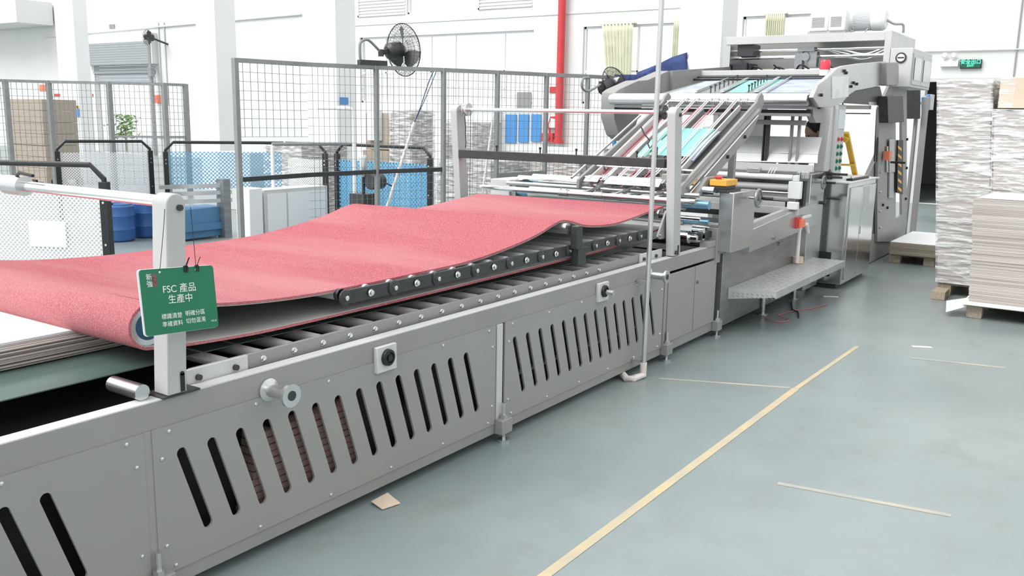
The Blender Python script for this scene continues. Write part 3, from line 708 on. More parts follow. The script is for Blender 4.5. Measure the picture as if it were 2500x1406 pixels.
# step platform
s = thing('step_platform', 'diamond plate step platform in front of the laminating machine', 'step', (7.6, 2.3, 0))
o = MB().prism([(6.56, 2.448), (6.64, 2.10), (8.60, 2.10), (8.60, 2.448)], 'z', .325, .34).build('step_plate', 'tread', s)
f = MB(); f.add([(6.56, 2.448, .255), (6.64, 2.10, .295), (6.64, 2.10, .325), (6.56, 2.448, .325), (6.57, 2.448, .255), (6.65, 2.10, .295), (6.65, 2.10, .325), (6.57, 2.448, .325)], [(0, 1, 2, 3), (7, 6, 5, 4), (0, 4, 5, 1), (2, 6, 7, 3)])
f.box(6.64, 8.60, 2.10, 2.11, .285, .325); f.build('skirt', 'tread', s)
d = MB()
for i in range(34):
    for j in range(6):
        x = 6.68+i*.057+(j % 2)*.028; y = 2.13+j*.053; a = .012 if (i+j) % 2 else -.012
        d.bar((x-.012, y-a, .3405), (x+.012, y+a, .3405), .004, .002)
d.build('tread_pattern', 'alu', s, kind='stuff')
d = MB()
for i in range(9):
    for j in range(2):
        y = 2.13+i*.035; z = .283+j*.022-.0*(i); zz = z-.0
        xx = 6.64-(y-2.10)*.23-.001
        if zz > .262: d.bar((xx, y-.010, zz-.006), (xx, y+.010, zz+.006), .004, .0025, (1, 0, 0))
d.build('tread_pattern', 'alu', s, kind='stuff')
for x, y in ((7.35, 2.43), (8.2, 2.43),): MB().cyl((x, y, 0), (x, y, .326), .018, 12).cyl((x, y, 0), (x, y, .01), .04, 12).build('leg', 'steel', s)
# ---------------------------------------------------------------- control cabinet
s = thing('control_cabinet', 'polished steel control cabinet standing on the aisle side of the machine', 'cabinet', (9.7, 2.4, 0))
c = MB().box(8.93, 10.02, 2.21, 2.58, .05, 1.03).build('cabinet_body', 'polished', s, bevel=.006)
MB().box(8.96, 10.0, 2.26, 2.55, 0, .05).build('plinth', 'graphite', s)
MB().box(9.0, 9.43, 2.198, 2.21, .09, .985).build('cabinet_door', 'polished', s, bevel=.003)
d = MB().box(9.44, 10.0, 2.198, 2.21, .09, .985).build('cabinet_door', 'polished', s, bevel=.003)
MB().box(9.46, 9.48, 2.185, 2.198, .50, .58).build('door_handle', 'chrome', d)
n = MB().box(9.50, 9.72, 2.194, 2.1975, .72, .97).build('notice', 'paper', d)
MB().box(9.54, 9.68, 2.192, 2.1945, .77, .90).build('notice_print', 'steel', n)
MB().box(8.925, 8.93, 2.32, 2.50, .12, .36).build('vent_opening', 'dark', c)
MB().box(8.90, 10.05, 2.18, 2.60, 1.03, 1.045).build('counter_top', 'white', s, bevel=.003)
MB().box(9.15, 9.85, 2.28, 2.5, 1.045, 1.065).build('desk_sheet', 'paper', s)
for i in range(6): MB().lathe([(.018, 0), (.018, .012), (.012, .016)], (9.20+i*.08, 2.25, 1.066), (0, 0, 1), 14).build('push_button', 'chrome', s)
MB().box(9.1, 9.75, 2.22, 2.28, 1.046, 1.066).build('button_strip', 'black', s)
# crank on the upright beside the cabinet
MB().cyl((8.62, 2.40, .86), (8.62, 2.34, .86), .016, 12).bar((8.62, 2.345, .85), (8.70, 2.345, .90), .016, .03).cyl((8.70, 2.35, .90), (8.70, 2.22, .90), .012, 12).build('crank', 'graphite', lm)
# slanted console with touch screen
s = thing('operator_console', 'tall narrow operator console with a screen and green buttons', 'console', (9.2, 2.45, 1.045))
MB().prism([(9.15, 1.045), (9.40, 1.045), (9.40, 1.75), (9.15, 1.75)], 'y', 2.42, 2.585).build('console_body', 'paint', s, bevel=.006)
MB().prism([(8.80, 1.135), (9.15, 1.135), (9.15, 1.77), (8.95, 1.77)], 'y', 2.42, 2.52).build('console_front', 'paint_light', s, bevel=.01)
f = MB().prism([(9.00, 1.10), (9.28, 1.10), (9.28, 1.77), (9.00, 1.77)], 'y', 2.385, 2.42).build('console_panel', 'paint_light', s, bevel=.004)
MB().box(9.03, 9.26, 2.380, 2.386, 1.54, 1.72).build('screen', 'screen', f)
for i in range(5):
    for x in (9.08, 9.20):
        MB().lathe([(.022, 0), (.022, .008), (.013, .010), (.013, .02)], (x, 2.386, 1.16+i*.07), (0, -1, 0), 14).build('push_button', 'green_sign' if i < 4 else 'red', f)
# yellow drill-like arm (yellow A-frame stand on the cabinet)
s = thing('yellow_bracket', 'leaning yellow steel bracket behind the operator console', 'bracket', (9.6, 2.4, 1.045))
MB().bar((9.92, 2.40, 1.06), (9.50, 2.42, 1.50), .05, .035).bar((9.50, 2.40, 1.42), (9.50, 2.48, 1.46), .06, .05).bar((9.80, 2.36, 1.055), (10.0, 2.36, 1.055), .12, .015).build('bracket_arm', 'yellow', s, bevel=.004)
MB().bar((9.78, 2.38, 1.17), (9.72, 2.52, 1.17), .05, .02).build('bracket_brace', 'yellow', s)

# ---------------------------------------------------------------- inclined feed conveyor
SL = .4283; Z0 = 1.232-SL*6.239
def ip(x, y, h=0.0):  # point of the incline, h above it
    n = Vector((-SL, 0, 1)).normalized(); return Vector((x, y, Z0+SL*x))+n*h
UPN = Vector((-SL, 0, 1)).normalized()
ic = thing('inclined_conveyor', 'steep sheet conveyor with white cords and a teal sheet climbing to the feeder', 'conveyor', (6.7, 3.05, 0))
for y, ya in ((2.63, 0), (3.47, 1)):
    dp = .20 if not ya else .10
    a = MB(); a.prism([(5.98, Z0+SL*5.98-.05), (6.20, Z0+SL*6.20-dp), (7.30, Z0+SL*7.30-dp), (7.50, Z0+SL*7.5-.12), (7.57, Z0+SL*7.5-.02), (7.56, Z0+SL*7.5+.03), (7.50, Z0+SL*7.5+.06), (7.44, Z0+SL*7.44+.05), (7.40, Z0+SL*7.40+.02), (5.98, Z0+SL*5.98+.02)], 'y', y-.012, y+.012)
    a.build('side_plate', 'paint', ic, bevel=.003)
    s_ = .115 if not ya else -.085
    MB().bar(ip(6.0, y+s_/2, -.035), ip(7.35, y+s_/2, -.035), abs(s_), .012, UPN).build('rail_channel', 'graphite' if not ya else 'paint', ic)
    MB().bar(ip(6.0, y+s_, -.015), ip(7.35, y+s_, -.015), .012, .07, UPN).build('inner_plate', 'paint_light', ic)
MB().bar(ip(6.05, 2.605, -.035), ip(7.40, 2.605, -.035), .02, .022, UPN).build('slide_rod', 'chrome', ic)
MB().cyl(ip(6.05, 2.60, -.075), ip(7.36, 2.60, -.075), .006, 8).build('slide_rod', 'chrome', ic)
for x in (6.35, 6.75, 7.1): MB().cyl(ip(x, 2.618, -.14), ip(x, 2.60, -.14), .014, 10).build('side_bolt', 'graphite', ic)
MB().bar(ip(5.98, 3.52, .03), ip(7.1, 3.52, .03), .014, .014, UPN).build('slide_rod', 'chrome', ic)
# intermediate rails
for y, m in ((3.32, 'paint_light'), (2.86, 'steel_dark'), (3.10, 'steel_dark')):
    MB().bar(ip(6.0, y, -.06), ip(7.4, y, -.06), .035, .05, UPN).build('belt_rail', m, ic)
# teal sheet carried between the cords, a second lower one
def isheet(x0, x1, y0, y1, h, name, m, lab=None):
    b = MB(); n = 8
    for k, hh in enumerate((h, h-.002)):
        for i in range(n+1):
            x = x0+(x1-x0)*i/n
            for y in (y0, y1): b.v.append(ip(x, y, hh+.012*math.sin(math.pi*i/n)))
    k = 2*(n+1)
    for i in range(n):
        b.f += [(2*i, 2*i+1, 2*i+3, 2*i+2), (k+2*i+2, k+2*i+3, k+2*i+1, k+2*i), (2*i, 2*i+2, k+2*i+2, k+2*i), (2*i+1, k+2*i+1, k+2*i+3, 2*i+3)]
    b.f += [(0, k, k+1, 1), (2*n, 2*n+1, k+2*n+1, k+2*n)]
    return b.build(name, m, ic, label=lab)
isheet(6.46, 6.94, 2.78, 3.12, .0, 'sheet', 'teal', 'teal sheet riding up the cords')
isheet(6.44, 6.96, 3.14, 3.22, -.005, 'sheet', 'teal'); isheet(6.40, 6.90, 2.72, 2.775, .0, 'sheet', 'violet')
isheet(5.98, 6.10, 2.80, 3.25, .0, 'sheet', 'screen', 'pale blue sheet at the foot of the incline')
isheet(5.98, 6.08, 3.30, 3.42, .01, 'sheet', 'screen')
cn = 0
for y in (2.79, 2.81, 2.90, 2.92, 3.04, 3.06, 3.16, 3.18, 3.26, 3.28, 3.40):
    MB().tube([ip(5.98, y-.02, .03), ip(6.3, y-.015, .018), ip(7.48, y, .03)], .0042, 6).build('cord', 'white_cord', ic)
for y in (2.755, 2.83, 2.97, 3.0, 3.12, 3.20, 3.34, 3.37):
    MB().tube([ip(6.0, y, -.02), ip(6.5, y+.01, -.035), ip(7.40, y, -.02)], .005, 6).build('cord', 'pink_cord', ic)
for x, ys in ((7.46, (2.74, 2.80, 2.91, 2.99, 3.05, 3.17, 3.27)), (6.24, (2.80, 2.93, 3.38)), (6.06, (3.28,))):
    MB().cyl(ip(x, 2.65, 0), ip(x, 3.45, 0), .011, 12).build('pulley_shaft', 'chrome', ic)
    for y in ys:
        MB().lathe([(.030, 0), (.030, .005), (.020, .008), (.020, .014), (.030, .017), (.030, .022), (.020, .025), (.020, .031), (.030, .034), (.030, .038)], ip(x, y-.019, 0), (0, 1, 0), 20).build('cord_pulley', 'alu', ic)
MB().box(6.02, 6.2, 2.64, 2.80, Z0+SL*6.1-.03, Z0+SL*6.1+.04).build('foot_block', 'paint', ic, bevel=.006)
MB().prism([(6.10, 1.06), (6.65, 1.06), (6.60, 1.19), (6.30, 1.19), (6.2, 1.13)], 'y', 2.56, 2.62).build('foot_block', 'paint', ic, bevel=.006)
b = MB(); b.box(6.9, 7.5, 2.9, 3.35, 1.33, 1.36); b.build('under_tray', 'steel_dark', ic)
for x, y, z in ((7.15, 3.2, 1.52), (7.25, 2.95, 1.50), (7.05, 2.85, 1.45), (6.55, 3.3, 1.24), (6.3, 3.1, 1.12), (6.35, 2.95, 1.12)):
    MB().box(x-.05, x+.05, y-.04, y+.04, z-.03, z+.03).cyl((x, y-.06, z+.035), (x, y+.06, z+.035), .012, 10).build('sensor_block', 'steel', ic, bevel=.004)
for y in (2.78, 3.40): MB().bar((7.35, y, Z0+SL*7.35-.10), (7.35, y, .7), .05, .05).build('support_strut', 'paint', ic)

# ---------------------------------------------------------------- sheet feeder: side plates, cross covers, inclined table
fd = thing('sheet_feeder', 'grey sheet feeder with an inclined table of printed sheets above the incline', 'feeder', (9.5, 3.4, 0))
# near side plate (y = 2.35)
P = pp([(1985, 238), (1998, 206), (2020, 190), (2045, 166), (2060, 161), (2100, 155), (2162, 150), (2162, 206), (2130, 214), (2088, 222), (2072, 233), (2056, 252), (2030, 262), (2000, 262)], 2.33)
np_ = MB().prism(P, 'y', 2.33, 2.37).build('side_plate', 'steel', fd, bevel=.004)
P = pp([(2058, 251), (2072, 234), (2088, 223), (2130, 215), (2152, 211), (2156, 228), (2161, 258)], 2.33)
lg = MB().prism(P, 'y', 2.345, 2.37).build('lower_guard', 'graphite', fd)
P = pp([(2030, 187), (2070, 186), (2070, 236), (2030, 241)], 2.33); MB().prism(P, 'y', 2.324, 2.330).build('plate_window', 'gloss_plastic', np_)
for u, v in ((2082, 202), (2090, 205), (2076, 211), (2060, 173), (2064, 178), (2003, 232)):
    q = pt(u, v, 'y', 2.33); MB().cyl(q, q+Vector((0, -.02, 0)), .014, 10).build('side_bolt', 'black', np_)
P = pp([(2119, 249), (2138, 249), (2140, 257), (2121, 257)], 2.345); MB().prism(P, 'y', 2.340, 2.345).build('name_plate', 'steel', lg)
# lower front cheek with dark recess
P = pp([(1984, 240), (2010, 240), (2010, 300), (1992, 300), (1986, 285)], 2.38); MB().prism(P, 'y', 2.38, 2.44).build('front_cheek', 'paint', fd, bevel=.003)
q = pt(1998, 258, 'y', 2.38); MB().lathe([(.03, 0), (.028, .02), (.01, .03)], q, (0, -1, 0), 16).build('cheek_knob', 'black', fd)
# far side plate (y = 4.35) with rounded nose
P = pp([(1500, 240), (1502, 226), (1512, 218), (1525, 212), (1558, 197), (1582, 195), (1632, 173), (1640, 176), (1640, 240), (1570, 250), (1545, 330), (1530, 345), (1512, 330), (1500, 290)], 4.30)
MB().prism(P, 'y', 4.30, 4.45).build('side_plate', 'paint', fd, bevel=.004)
P = pp([(1634, 173), (1776, 163), (1776, 215), (1634, 233)], 4.30); MB().prism(P, 'y', 4.26, 4.30).build('side_plate', 'paint', fd)
# nose covers across the machine
def cross(u, v, x, r_, n_, m, y0=2.38, y1=4.30, **k):
    z = pt(u, v, 'x', x).z; return MB().cyl((x, y0, z), (x, y1, z), r_, 28).build(n_, m, fd, **k)
def crossbox(v_top, v_bot, x, d, n_, m, u=1750, y0=2.38, y1=4.30, bevel=0.0):
    a = pt(u, v_top, 'x', x).z; b = pt(u, v_bot, 'x', x).z; return MB().box(x, x+d, y0, y1, b, a).build(n_, m, fd, bevel=bevel)
cross(1760, 244, 8.0, .048, 'nose_roller_cover', 'alu')
crossbox(228, 236, 8.02, .25, 'nose_cover', 'paint_light', bevel=.006)
crossbox(258, 264, 8.05, .1, 'cross_beam', 'steel_dark'); crossbox(266, 275, 8.1, .05, 'cross_beam', 'dark')
crossbox(274, 281, 8.05, .06, 'cross_beam', 'paint', bevel=.004)
crossbox(293, 305, 8.2, .05, 'cross_beam', 'paint', y0=2.45, y1=3.05, u=1900, bevel=.004)
for u in (1875, 1866, 1932, 1950): 
    q = pt(u, 320, 'x', 8.3); MB().box(8.3, 8.34, q.y-.008, q.y+(.035 if u == 1875 else .012), 1.2, 1.66).build('hanger', 'graphite' if u < 1880 else 'paint', fd)
# inclined feeding table
def tp(u, v, lift=0):  # table plane: rises from x = 8.15
    z0 = pt(1750, 230, 'x', 8.15).z; z1 = pt(1750, 196, 'x', 9.9).z; sl = (z1-z0)/1.75
    d = RW @ Vector((u-CX, -(v-CY), -F)); t = (z0+sl*(CAM.x-8.15)-CAM.z)/(d.z-sl*d.x)
    return CAM+d*t+Vector((0, 0, lift))
def tsheet(px, lift, n_, m, th=.004, par=None, **k):
    q = [tp(u, v, lift) for u, v in px]; kk = len(q); d = Vector((0, 0, -th))
    return MB().add(q+[p+d for p in q], [tuple(range(kk)), tuple(range(2*kk-1, kk-1, -1))]+[(i, kk+i, kk+(i+1) % kk, (i+1) % kk) for i in range(kk)]).build(n_, m, par or fd, smooth=False, **k)
tsheet([(1600, 232), (1985, 228), (2032, 192), (1720, 198)], 0, 'feed_table', 'steel_dark', .02)
tsheet([(1632, 229), (1695, 229), (1770, 197), (1725, 199)], .004, 'sheet', 'violet')
tsheet([(1780, 226), (1822, 226), (1888, 195), (1825, 197)], .004, 'sheet', 'teal', label='teal sheet in the middle of the feed table')
tsheet([(1850, 227), (1985, 226), (2030, 192), (1908, 194)], .004, 'sheet', 'violet')
tsheet([(1838, 226), (1850, 226), (1920, 193), (1898, 194)], .006, 'sheet', 'teal')
for (ua, va), (ub, vb) in (((1700, 228), (1778, 196)), ((1762, 228), (1826, 196)), ((1845, 228), (1902, 194)), ((1873, 227), (1932, 193))):
    MB().bar(tp(ua, va, .02), tp(ub, vb, .02), .035 if ua in (1762, 1845) else .015, .02).build('table_rail', 'alu', fd)
for i in range(7):
    t = i/6
    for (ua, va), (ub, vb) in (((1735, 227), (1800, 198)), ((1828, 224), (1872, 198))):
        q = tp(ua+(ub-ua)*t, va+(vb-va)*t, .0); MB().cyl(q, q+Vector((0, 0, .06)), .006, 8).cyl(q+Vector((0, 0, .05)), q+Vector((0, 0, .065)), .012, 8).build('adjusting_screw', 'graphite', fd)
# dark rods and pale beam behind the table
for v, x, m, r_ in ((193, 9.9, 'graphite', .014), (188, 10.0, 'graphite', .012)):
    MB().cyl((x, 2.40, pt(1800, v, 'x', x).z), (x, 4.28, pt(1800, v, 'x', x).z), r_, 14).build('cross_rod', m, fd)
z = pt(1800, 178, 'x', 10.1).z; MB().box(10.1, 10.16, 2.40, 4.30, z-.03, z+.03).build('cross_beam', 'paint_light', fd, bevel=.006)
s = thing('warning_beacon', 'red warning beacon on a white base on the feeder', 'beacon', (9.9, 2.62, 0))
q = pt(2013, 184, 'x', 9.7)
MB().cyl((9.7, q.y, q.z), (9.7, q.y, q.z+.055), .052, 24).build('beacon_base', 'white', s)
MB().lathe([(.050, 0), (.050, .08), (.040, .10)], (9.7, q.y, q.z+.055), (0, 0, 1), 24).build('beacon_lens', 'redlens', s)

# ---------------------------------------------------------------- tower at the back
tw = thing('feeder_tower', 'tall steel tower frame at the back of the feeder', 'machine frame', (11.5, 3.4, 0))
XW = 11.0
zt_, zb_ = pt(1900, 86, 'x', XW).z, pt(1900, 106, 'x', XW).z
MB().box(XW, XW+.05, 2.47, 4.33, zb_, zt_).build('top_beam', 'paint_light', tw, bevel=.004)
for v, r_, m in ((122, .016, 'chrome'), (139, .022, 'chrome')):
    z = pt(1950, v, 'x', XW+.2).z; MB().cyl((XW+.2, 2.5, z), (XW+.2, 4.3, z), r_, 16).build('tower_rod', m, tw)
MB().box(XW+.5, XW+.55, 2.5, 4.3, 2.25, 2.62).build('back_beam', 'paint', tw)
MB().box(XW+.02, XW+.6, 4.28, 4.38, 2.10, zt_).build('tower_cheek', 'steel', tw, bevel=.004)
a = MB().box(XW, XW+1.3, 2.40, 2.47, 2.15, zt_+.01).build('tower_cheek', 'paint_light', tw, bevel=.004)
MB().box(XW+.05, XW+.3, 4.0, 4.2, 2.38, 2.52).build('drive_box', 'graphite', tw)
MB().box(XW+.05, XW+.3, 4.02, 4.25, 2.15, 2.29).box(XW+.0, XW+.05, 4.05, 4.06, 2.15, 2.30).build('stepped_box', 'dark', tw)
b = MB()
q = pt(1968, 125, 'x', XW+.1)
MB().box(XW+.08, XW+.2, q.y-.10, q.y+.10, 2.42, 2.47).box(XW+.1, XW+.2, q.y+.04, q.y+.13, 2.22, 2.42).box(XW+.1, XW+.2, q.y-.13, q.y-.04, 2.24, 2.42).cyl((XW+.08, q.y, 2.36), (XW+.2, q.y, 2.36), .05, 20).build('suction_head', 'steel_dark', tw)
MB().box(XW+.05, XW+.15, 2.90, 3.10, 2.13, 2.22).build('valve_box', 'white', tw, bevel=.004)
MB().box(XW+.05, XW+.2, 3.55, 3.72, 2.12, 2.2).build('valve_box', 'steel', tw, bevel=.004)
rnd = random.Random(5)
for i in range(5):
    y = 2.7+.28*i; a_ = (XW+.1, y, 2.17); b2 = (XW+.12, y+.5, 2.20+.1*rnd.random())
    MB().tube(smooth_path([a_, (XW+.05, y+.15, 2.22+.05*rnd.random()), (XW+.2, y+.3, 2.15), b2], 6), .009, 8).build('air_hose', 'black', tw)
for i in range(3):
    MB().tube(smooth_path([(XW+.3, 2.52, 2.40+.03*i), (XW+.32, 2.75, 2.33+.03*i), (XW+.32, 3.0, 2.38+.03*i), (XW+.3, 3.2, 2.45)], 6), .014, 8).build('air_hose', 'steel', tw)
MB().tube([(XW+.1, 2.7, 2.15), (XW+.1, 3.5, 2.14), (XW+.1, 4.0, 2.17)], .02, 8).build('cable_duct', 'black', tw)
# near side columns and main plate (y = 2.40)
win = [(12.02, .52), (12.30, .60), (12.30, 1.75), (12.02, 1.75)]
win = [( .5*(win[0][0]+win[1][0])+(x-12.16)*1.0, z) for x, z in [(12.02, .38), (12.05, .33), (12.34, .44), (12.36, .48), (12.36, 1.80), (12.02, 1.80)]]
YT = 2.35
W_ = pp([(2187, 478), (2187, 530), (2190, 532), (2202, 524), (2202, 262), (2187, 262)], YT)
P = pp([(2147, 262), (2172, 208), (2214, 212), (2214, 545), (2213, 555), (2178, 590), (2142, 590), (2142, 480)], YT)
mp_ = MB().plate(P, [W_], 'y', YT, YT+.03).build('tower_side_plate', 'paint', tw, smooth=False)
P = pp([(2115, 432), (2147, 362), (2147, 590), (2128, 590)], YT+.06); MB().prism(P, 'y', YT+.04, YT+.09).build('lower_gusset', 'paint', tw, bevel=.003)
for u, v in ((2148, 420), (2147, 468), (2146, 515), (2147, 555), (2154, 500), (2165, 507), (2213, 340), (2212, 410), (2210, 485)):
    q = pt(u, v, 'y', YT); MB().cyl(q, q+Vector((0, -.02, 0)), .016, 8).build('side_bolt', 'alu' if u < 2150 else 'black', mp_)
P = pp([(2163, 357), (2175, 357), (2175, 422), (2163, 420)], YT-.01); MB().prism(P, 'y', YT-.02, YT-.005).build('front_panel', 'alu', mp_)
P = pp([(2172, 340), (2185, 340), (2185, 420), (2172, 420)], YT-.03); MB().prism(P, 'y', YT-.03, YT-.021).build('front_panel', 'steel', mp_)
P = pp([(2170, 422), (2180, 422), (2180, 483), (2169, 483)], YT-.01); MB().prism(P, 'y', YT-.02, YT-.005).build('front_panel', 'alu', mp_)
q = pt(2167, 380, 'y', YT-.05); MB().box(q.x-.06, q.x+.06, q.y-.03, q.y+.03, q.z-.05, q.z+.05).build('stop_switch', 'orange', mp_)
q = pt(2174, 396, 'y', YT-.05); MB().cyl(q, q+Vector((.0, -.16, 0)), .012, 10).build('crank_handle', 'black', mp_)
# black control box hanging on the plate
P = pp([(2162, 235), (2200, 235), (2203, 298), (2164, 300)], YT-.08); k = MB().prism(P, 'y', YT-.10, YT-.002).build('motor_box', 'graphite', tw, bevel=.005)
# rounded casing and drum-like cover
P = pp([(2160, 152), (2188, 152), (2190, 160), (2190, 200), (2186, 210), (2160, 209)], YT-.06); MB().prism(P, 'y', YT-.08, YT-.002).build('pulley_cover', 'paint', tw, bevel=.01)
# hazard striped bar
P = pp([(2190, 342), (2203, 342), (2202, 474), (2188, 470)], YT-.03)
hz = MB().prism(P, 'y', YT-.04, YT-.02).build('hazard_plate', 'black', tw)
for i in range(6):
    v = 355+i*20; P = pp([(2191.5, v), (2200, v+7), (2200, v+14), (2191.5, v+7)], YT-.04); MB().prism(P, 'y', YT-.045, YT-.0405).build('hazard_stripe', 'amber', hz)
MB().box(10.75, 12.7, 2.38, 2.50, .01, .34).build('base_frame', 'paint', tw, bevel=.004)
for x in (10.85, 12.6): MB().cyl((x, 2.44, 0), (x, 2.44, .05), .05, 14).build('levelling_foot', 'steel_dark', tw)
# rear posts
for (u0, u1, v1) in ((2220, 2227, 545), (2237, 2250, 552)):
    a_ = pt(u0, 400, 'x', 13.2).y; b2 = pt(u1, 400, 'x', 13.2).y
    MB().box(13.2, 13.3, b2, a_, .05, 1.95).build('rear_post', 'paint', tw, bevel=.004)
MB().box(13.0, 13.5, 2.30, 2.75, .02, .06).cyl((13.1, 2.5, .06), (13.1, 2.5, .13), .04, 10).build('post_foot', 'steel_dark', tw)
P = px_([(2214, 212), (2248, 212), (2247, 290), (2216, 290)], 13.15); MB().prism(P, 'x', 13.1, 13.14).build('rear_panel', 'graphite', tw)
MB().box(10.5, 10.56, 2.45, 4.1, pt(2100, 262, 'x', 10.5).z-.02, pt(2100, 262, 'x', 10.5).z+.02).build('cross_beam', 'paint', tw)
MB().cyl((10.55, 2.45, pt(2100, 277, 'x', 10.5).z), (10.55, 3.3, pt(2100, 277, 'x', 10.5).z), .006, 8).build('guide_rod', 'black', tw)
ch = MB(); q0 = pt(2143, 268, 'x', 10.6); q1 = pt(2137, 392, 'x', 10.6)
for i in range(30):
    t = i/29; q = q0*(1-t)+q1*t; ch.box(10.6, 10.62, q.y-.018, q.y-.006, q.z-.010, q.z+.008).box(10.6, 10.62, q.y+.006, q.y+.018, q.z-.010, q.z+.008)
ch.build('roller_chain', 'black', tw)
MB().box(10.8, 12.6, 4.3, 4.36, .05, 2.2).build('far_side_plate', 'paint', tw)
# counter weight / rear cover under the top beam
a_ = pt(2175, 120, 'x', 11.0); b2 = pt(2220, 212, 'x', 11.0)
cb = thing('switch_box', 'pale grey switch box with a round gauge and two clear windows high on the tower', 'switch box', (11.5, 2.2, 2.0))
B_ = MB().box(11.0, 12.15, b2.y, a_.y, b2.z, a_.z+.01).build('box_body', 'paint_light', cb, bevel=.006)
q = pt(2200, 141, 'x', 11.0)
g = MB().lathe([(.058, 0), (.058, .012), (.040, .014)], (11.0, q.y, q.z), (-1, 0, 0), 28).build('gauge_ring', 'graphite', B_)
MB().cyl((10.985, q.y, q.z), (10.983, q.y, q.z), .041, 24).build('gauge_dial', 'paper', g)
MB().box(10.9815, 10.983, q.y-.035, q.y+.035, q.z-.008, q.z+.008).build('gauge_print', 'graphite', g)
for xa, xb in ((11.06, 11.54), (11.58, 12.10)):
    w_ = MB().box(xa, xb, b2.y-.012, b2.y-.001, b2.z+.03, a_.z-.04).build('box_door', 'paint_light', B_, bevel=.003)
    MB().box(xa+.06, xb-.06, b2.y-.016, b2.y-.0125, b2.z+.08, a_.z-.09).build('door_window', 'gloss_plastic', w_); MB().box(xa+.03, xa+.055, b2.y-.015, b2.y-.0125, b2.z+.08, a_.z-.09).build('window_gasket', 'black', w_)
# blower motor on the tower top
mo = thing('blower_motor', 'white ribbed electric blower motor on top of the tower', 'motor', (11.3, 2.9, 2.66))
zt2 = zt_+.01
ya, yb, yc, yd = (pt(u, 50, 'x', 11.3).y for u in (1990, 2036, 2078, 2158))
MB().box(11.1, 11.5, yc, ya+.02, zt2, zt2+.03).build('base_plate', 'steel', mo)
h1 = MB().box(11.08, 11.5, yb, ya, zt2+.02, zt2+.235).build('blower_housing', 'white', mo, bevel=.02)
h2 = MB().box(11.06, 11.52, yc, yb-.004, zt2+.02, zt2+.265).build('blower_housing', 'white', mo, bevel=.02)
for hh, xx, (p, q), zz in ((h1, 11.08, (yb, ya), zt2+.07), (h2, 11.06, (yc, yb), zt2+.07)):
    for i in range(9): MB().box(xx-.004, xx+.002, p+.045, q-.03, zz+i*.013, zz+i*.013+.006).build('vent_slit', 'paint', hh)
    q_ = MB().cyl((xx+.2, (p+q)/2-.03, zt2+.24), (xx+.2, (p+q)/2+.03, zt2+.27), .02, 10).build('lifting_eye', 'white', hh)
zc = zt2+.15
m1 = MB().lathe([(.115, 0), (.105, .01), (.098, .03), (.098, .24), (.12, .245), (.122, .28), (.122, .36), (.10, .395), (.03, .40)], (11.3, yc, zc), (0, -1, 0), 32).build('motor_body', 'white', mo)
fn = MB()
for i in range(40):
    a = 2*math.pi*i/40; u = Vector((math.cos(a), 0, math.sin(a))); c0 = Vector((11.3, yc-.04, zc))+u*.105; fn.bar(c0, c0+Vector((0, -.19, 0)), .003, .022, u)
fn.build('cooling_fins', 'white', m1)
MB().tube([(11.22, yc-.02, zc-.10), (11.22, yc-.04, zt2+.01), (11.22, yc-.18, zt2+.01), (11.22, yc-.22, zc-.10)], .008).build('motor_foot', 'steel', mo)
MB().tube(smooth_path([(11.3, yc-.39, zc), (11.32, yc-.48, zc-.05), (11.35, yc-.56, zc-.055), (11.36, yc-.575, zc-.10), (11.36, yc-.575, zt2+.0)], 5), .013, 10).build('cable', 'steel_dark', mo)
s = MB().box(11.05, 11.9, yc-.70, yc-.50, zt_-.13, zt_-.0)
# operator
pr = thing('person', 'person with short black hair bending over the machine behind its upright', 'person', (9.35, 2.95, 0))
hd = pt(1996, 322, 'x', 9.2)
# head, hair and body of the operator (most of the body is hidden behind the machine)
def skin_body(name, m, par, joints, bones, root=0, levels=1):
    me = bpy.data.meshes.new(name); off = LOC[par.name]
    me.from_pydata([tuple(Vector(j[0])-off) for j in joints], bones, [])
    o = bpy.data.objects.new(name, me); COL.objects.link(o); o.parent = par; LOC[o.name] = off
    md = o.modifiers.new('skin', 'SKIN'); md.use_smooth_shade = True
    for i, j in enumerate(joints):
        r_ = j[1]; me.skin_vertices[0].data[i].radius = (r_, r_) if not isinstance(r_, tuple) else r_
        me.skin_vertices[0].data[i].use_root = (i == root)
    sb = o.modifiers.new('subdivision', 'SUBSURF'); sb.levels = levels; sb.render_levels = levels+1
    me.materials.append(M[m]); return o
hc = Vector((9.2, 2.645, 1.50))
J = [((9.62, 3.02, .95), .13), ((9.52, 2.96, 1.12), .13), ((9.40, 2.86, 1.28), (.15, .11)), ((9.30, 2.75, 1.38), .06), ((9.24, 2.69, 1.44), .055),
     ((9.50, 2.72, 1.34), .06), ((9.44, 2.62, 1.10), .045), ((9.28, 2.68, .95), .034), ((9.22, 3.00, 1.34), .06), ((9.10, 3.06, 1.12), .045), ((9.02, 2.92, 1.00), .034),
     ((9.68, 2.93, .88), .085), ((9.66, 2.90, .50), .06), ((9.70, 2.90, .10), .042), ((9.58, 3.12, .88), .085), ((9.56, 3.14, .50), .06), ((9.60, 3.14, .10), .042)]
J[13] = ((9.70, 2.90, .07), .042); J[16] = ((9.60, 3.14, .07), .042)
skin_body('body', 'pinkshirt', pr, J, [(0, 1), (1, 2), (2, 3), (3, 4), (2, 5), (5, 6), (6, 7), (2, 8), (8, 9), (9, 10), (0, 11), (11, 12), (12, 13), (0, 14), (14, 15), (15, 16)])
FD = Vector((-.55, .62, -.55)).normalized()      # the way the face looks
UPH = (Vector((0, 0, 1))-FD*FD.z).normalized(); SD = FD.cross(UPH)
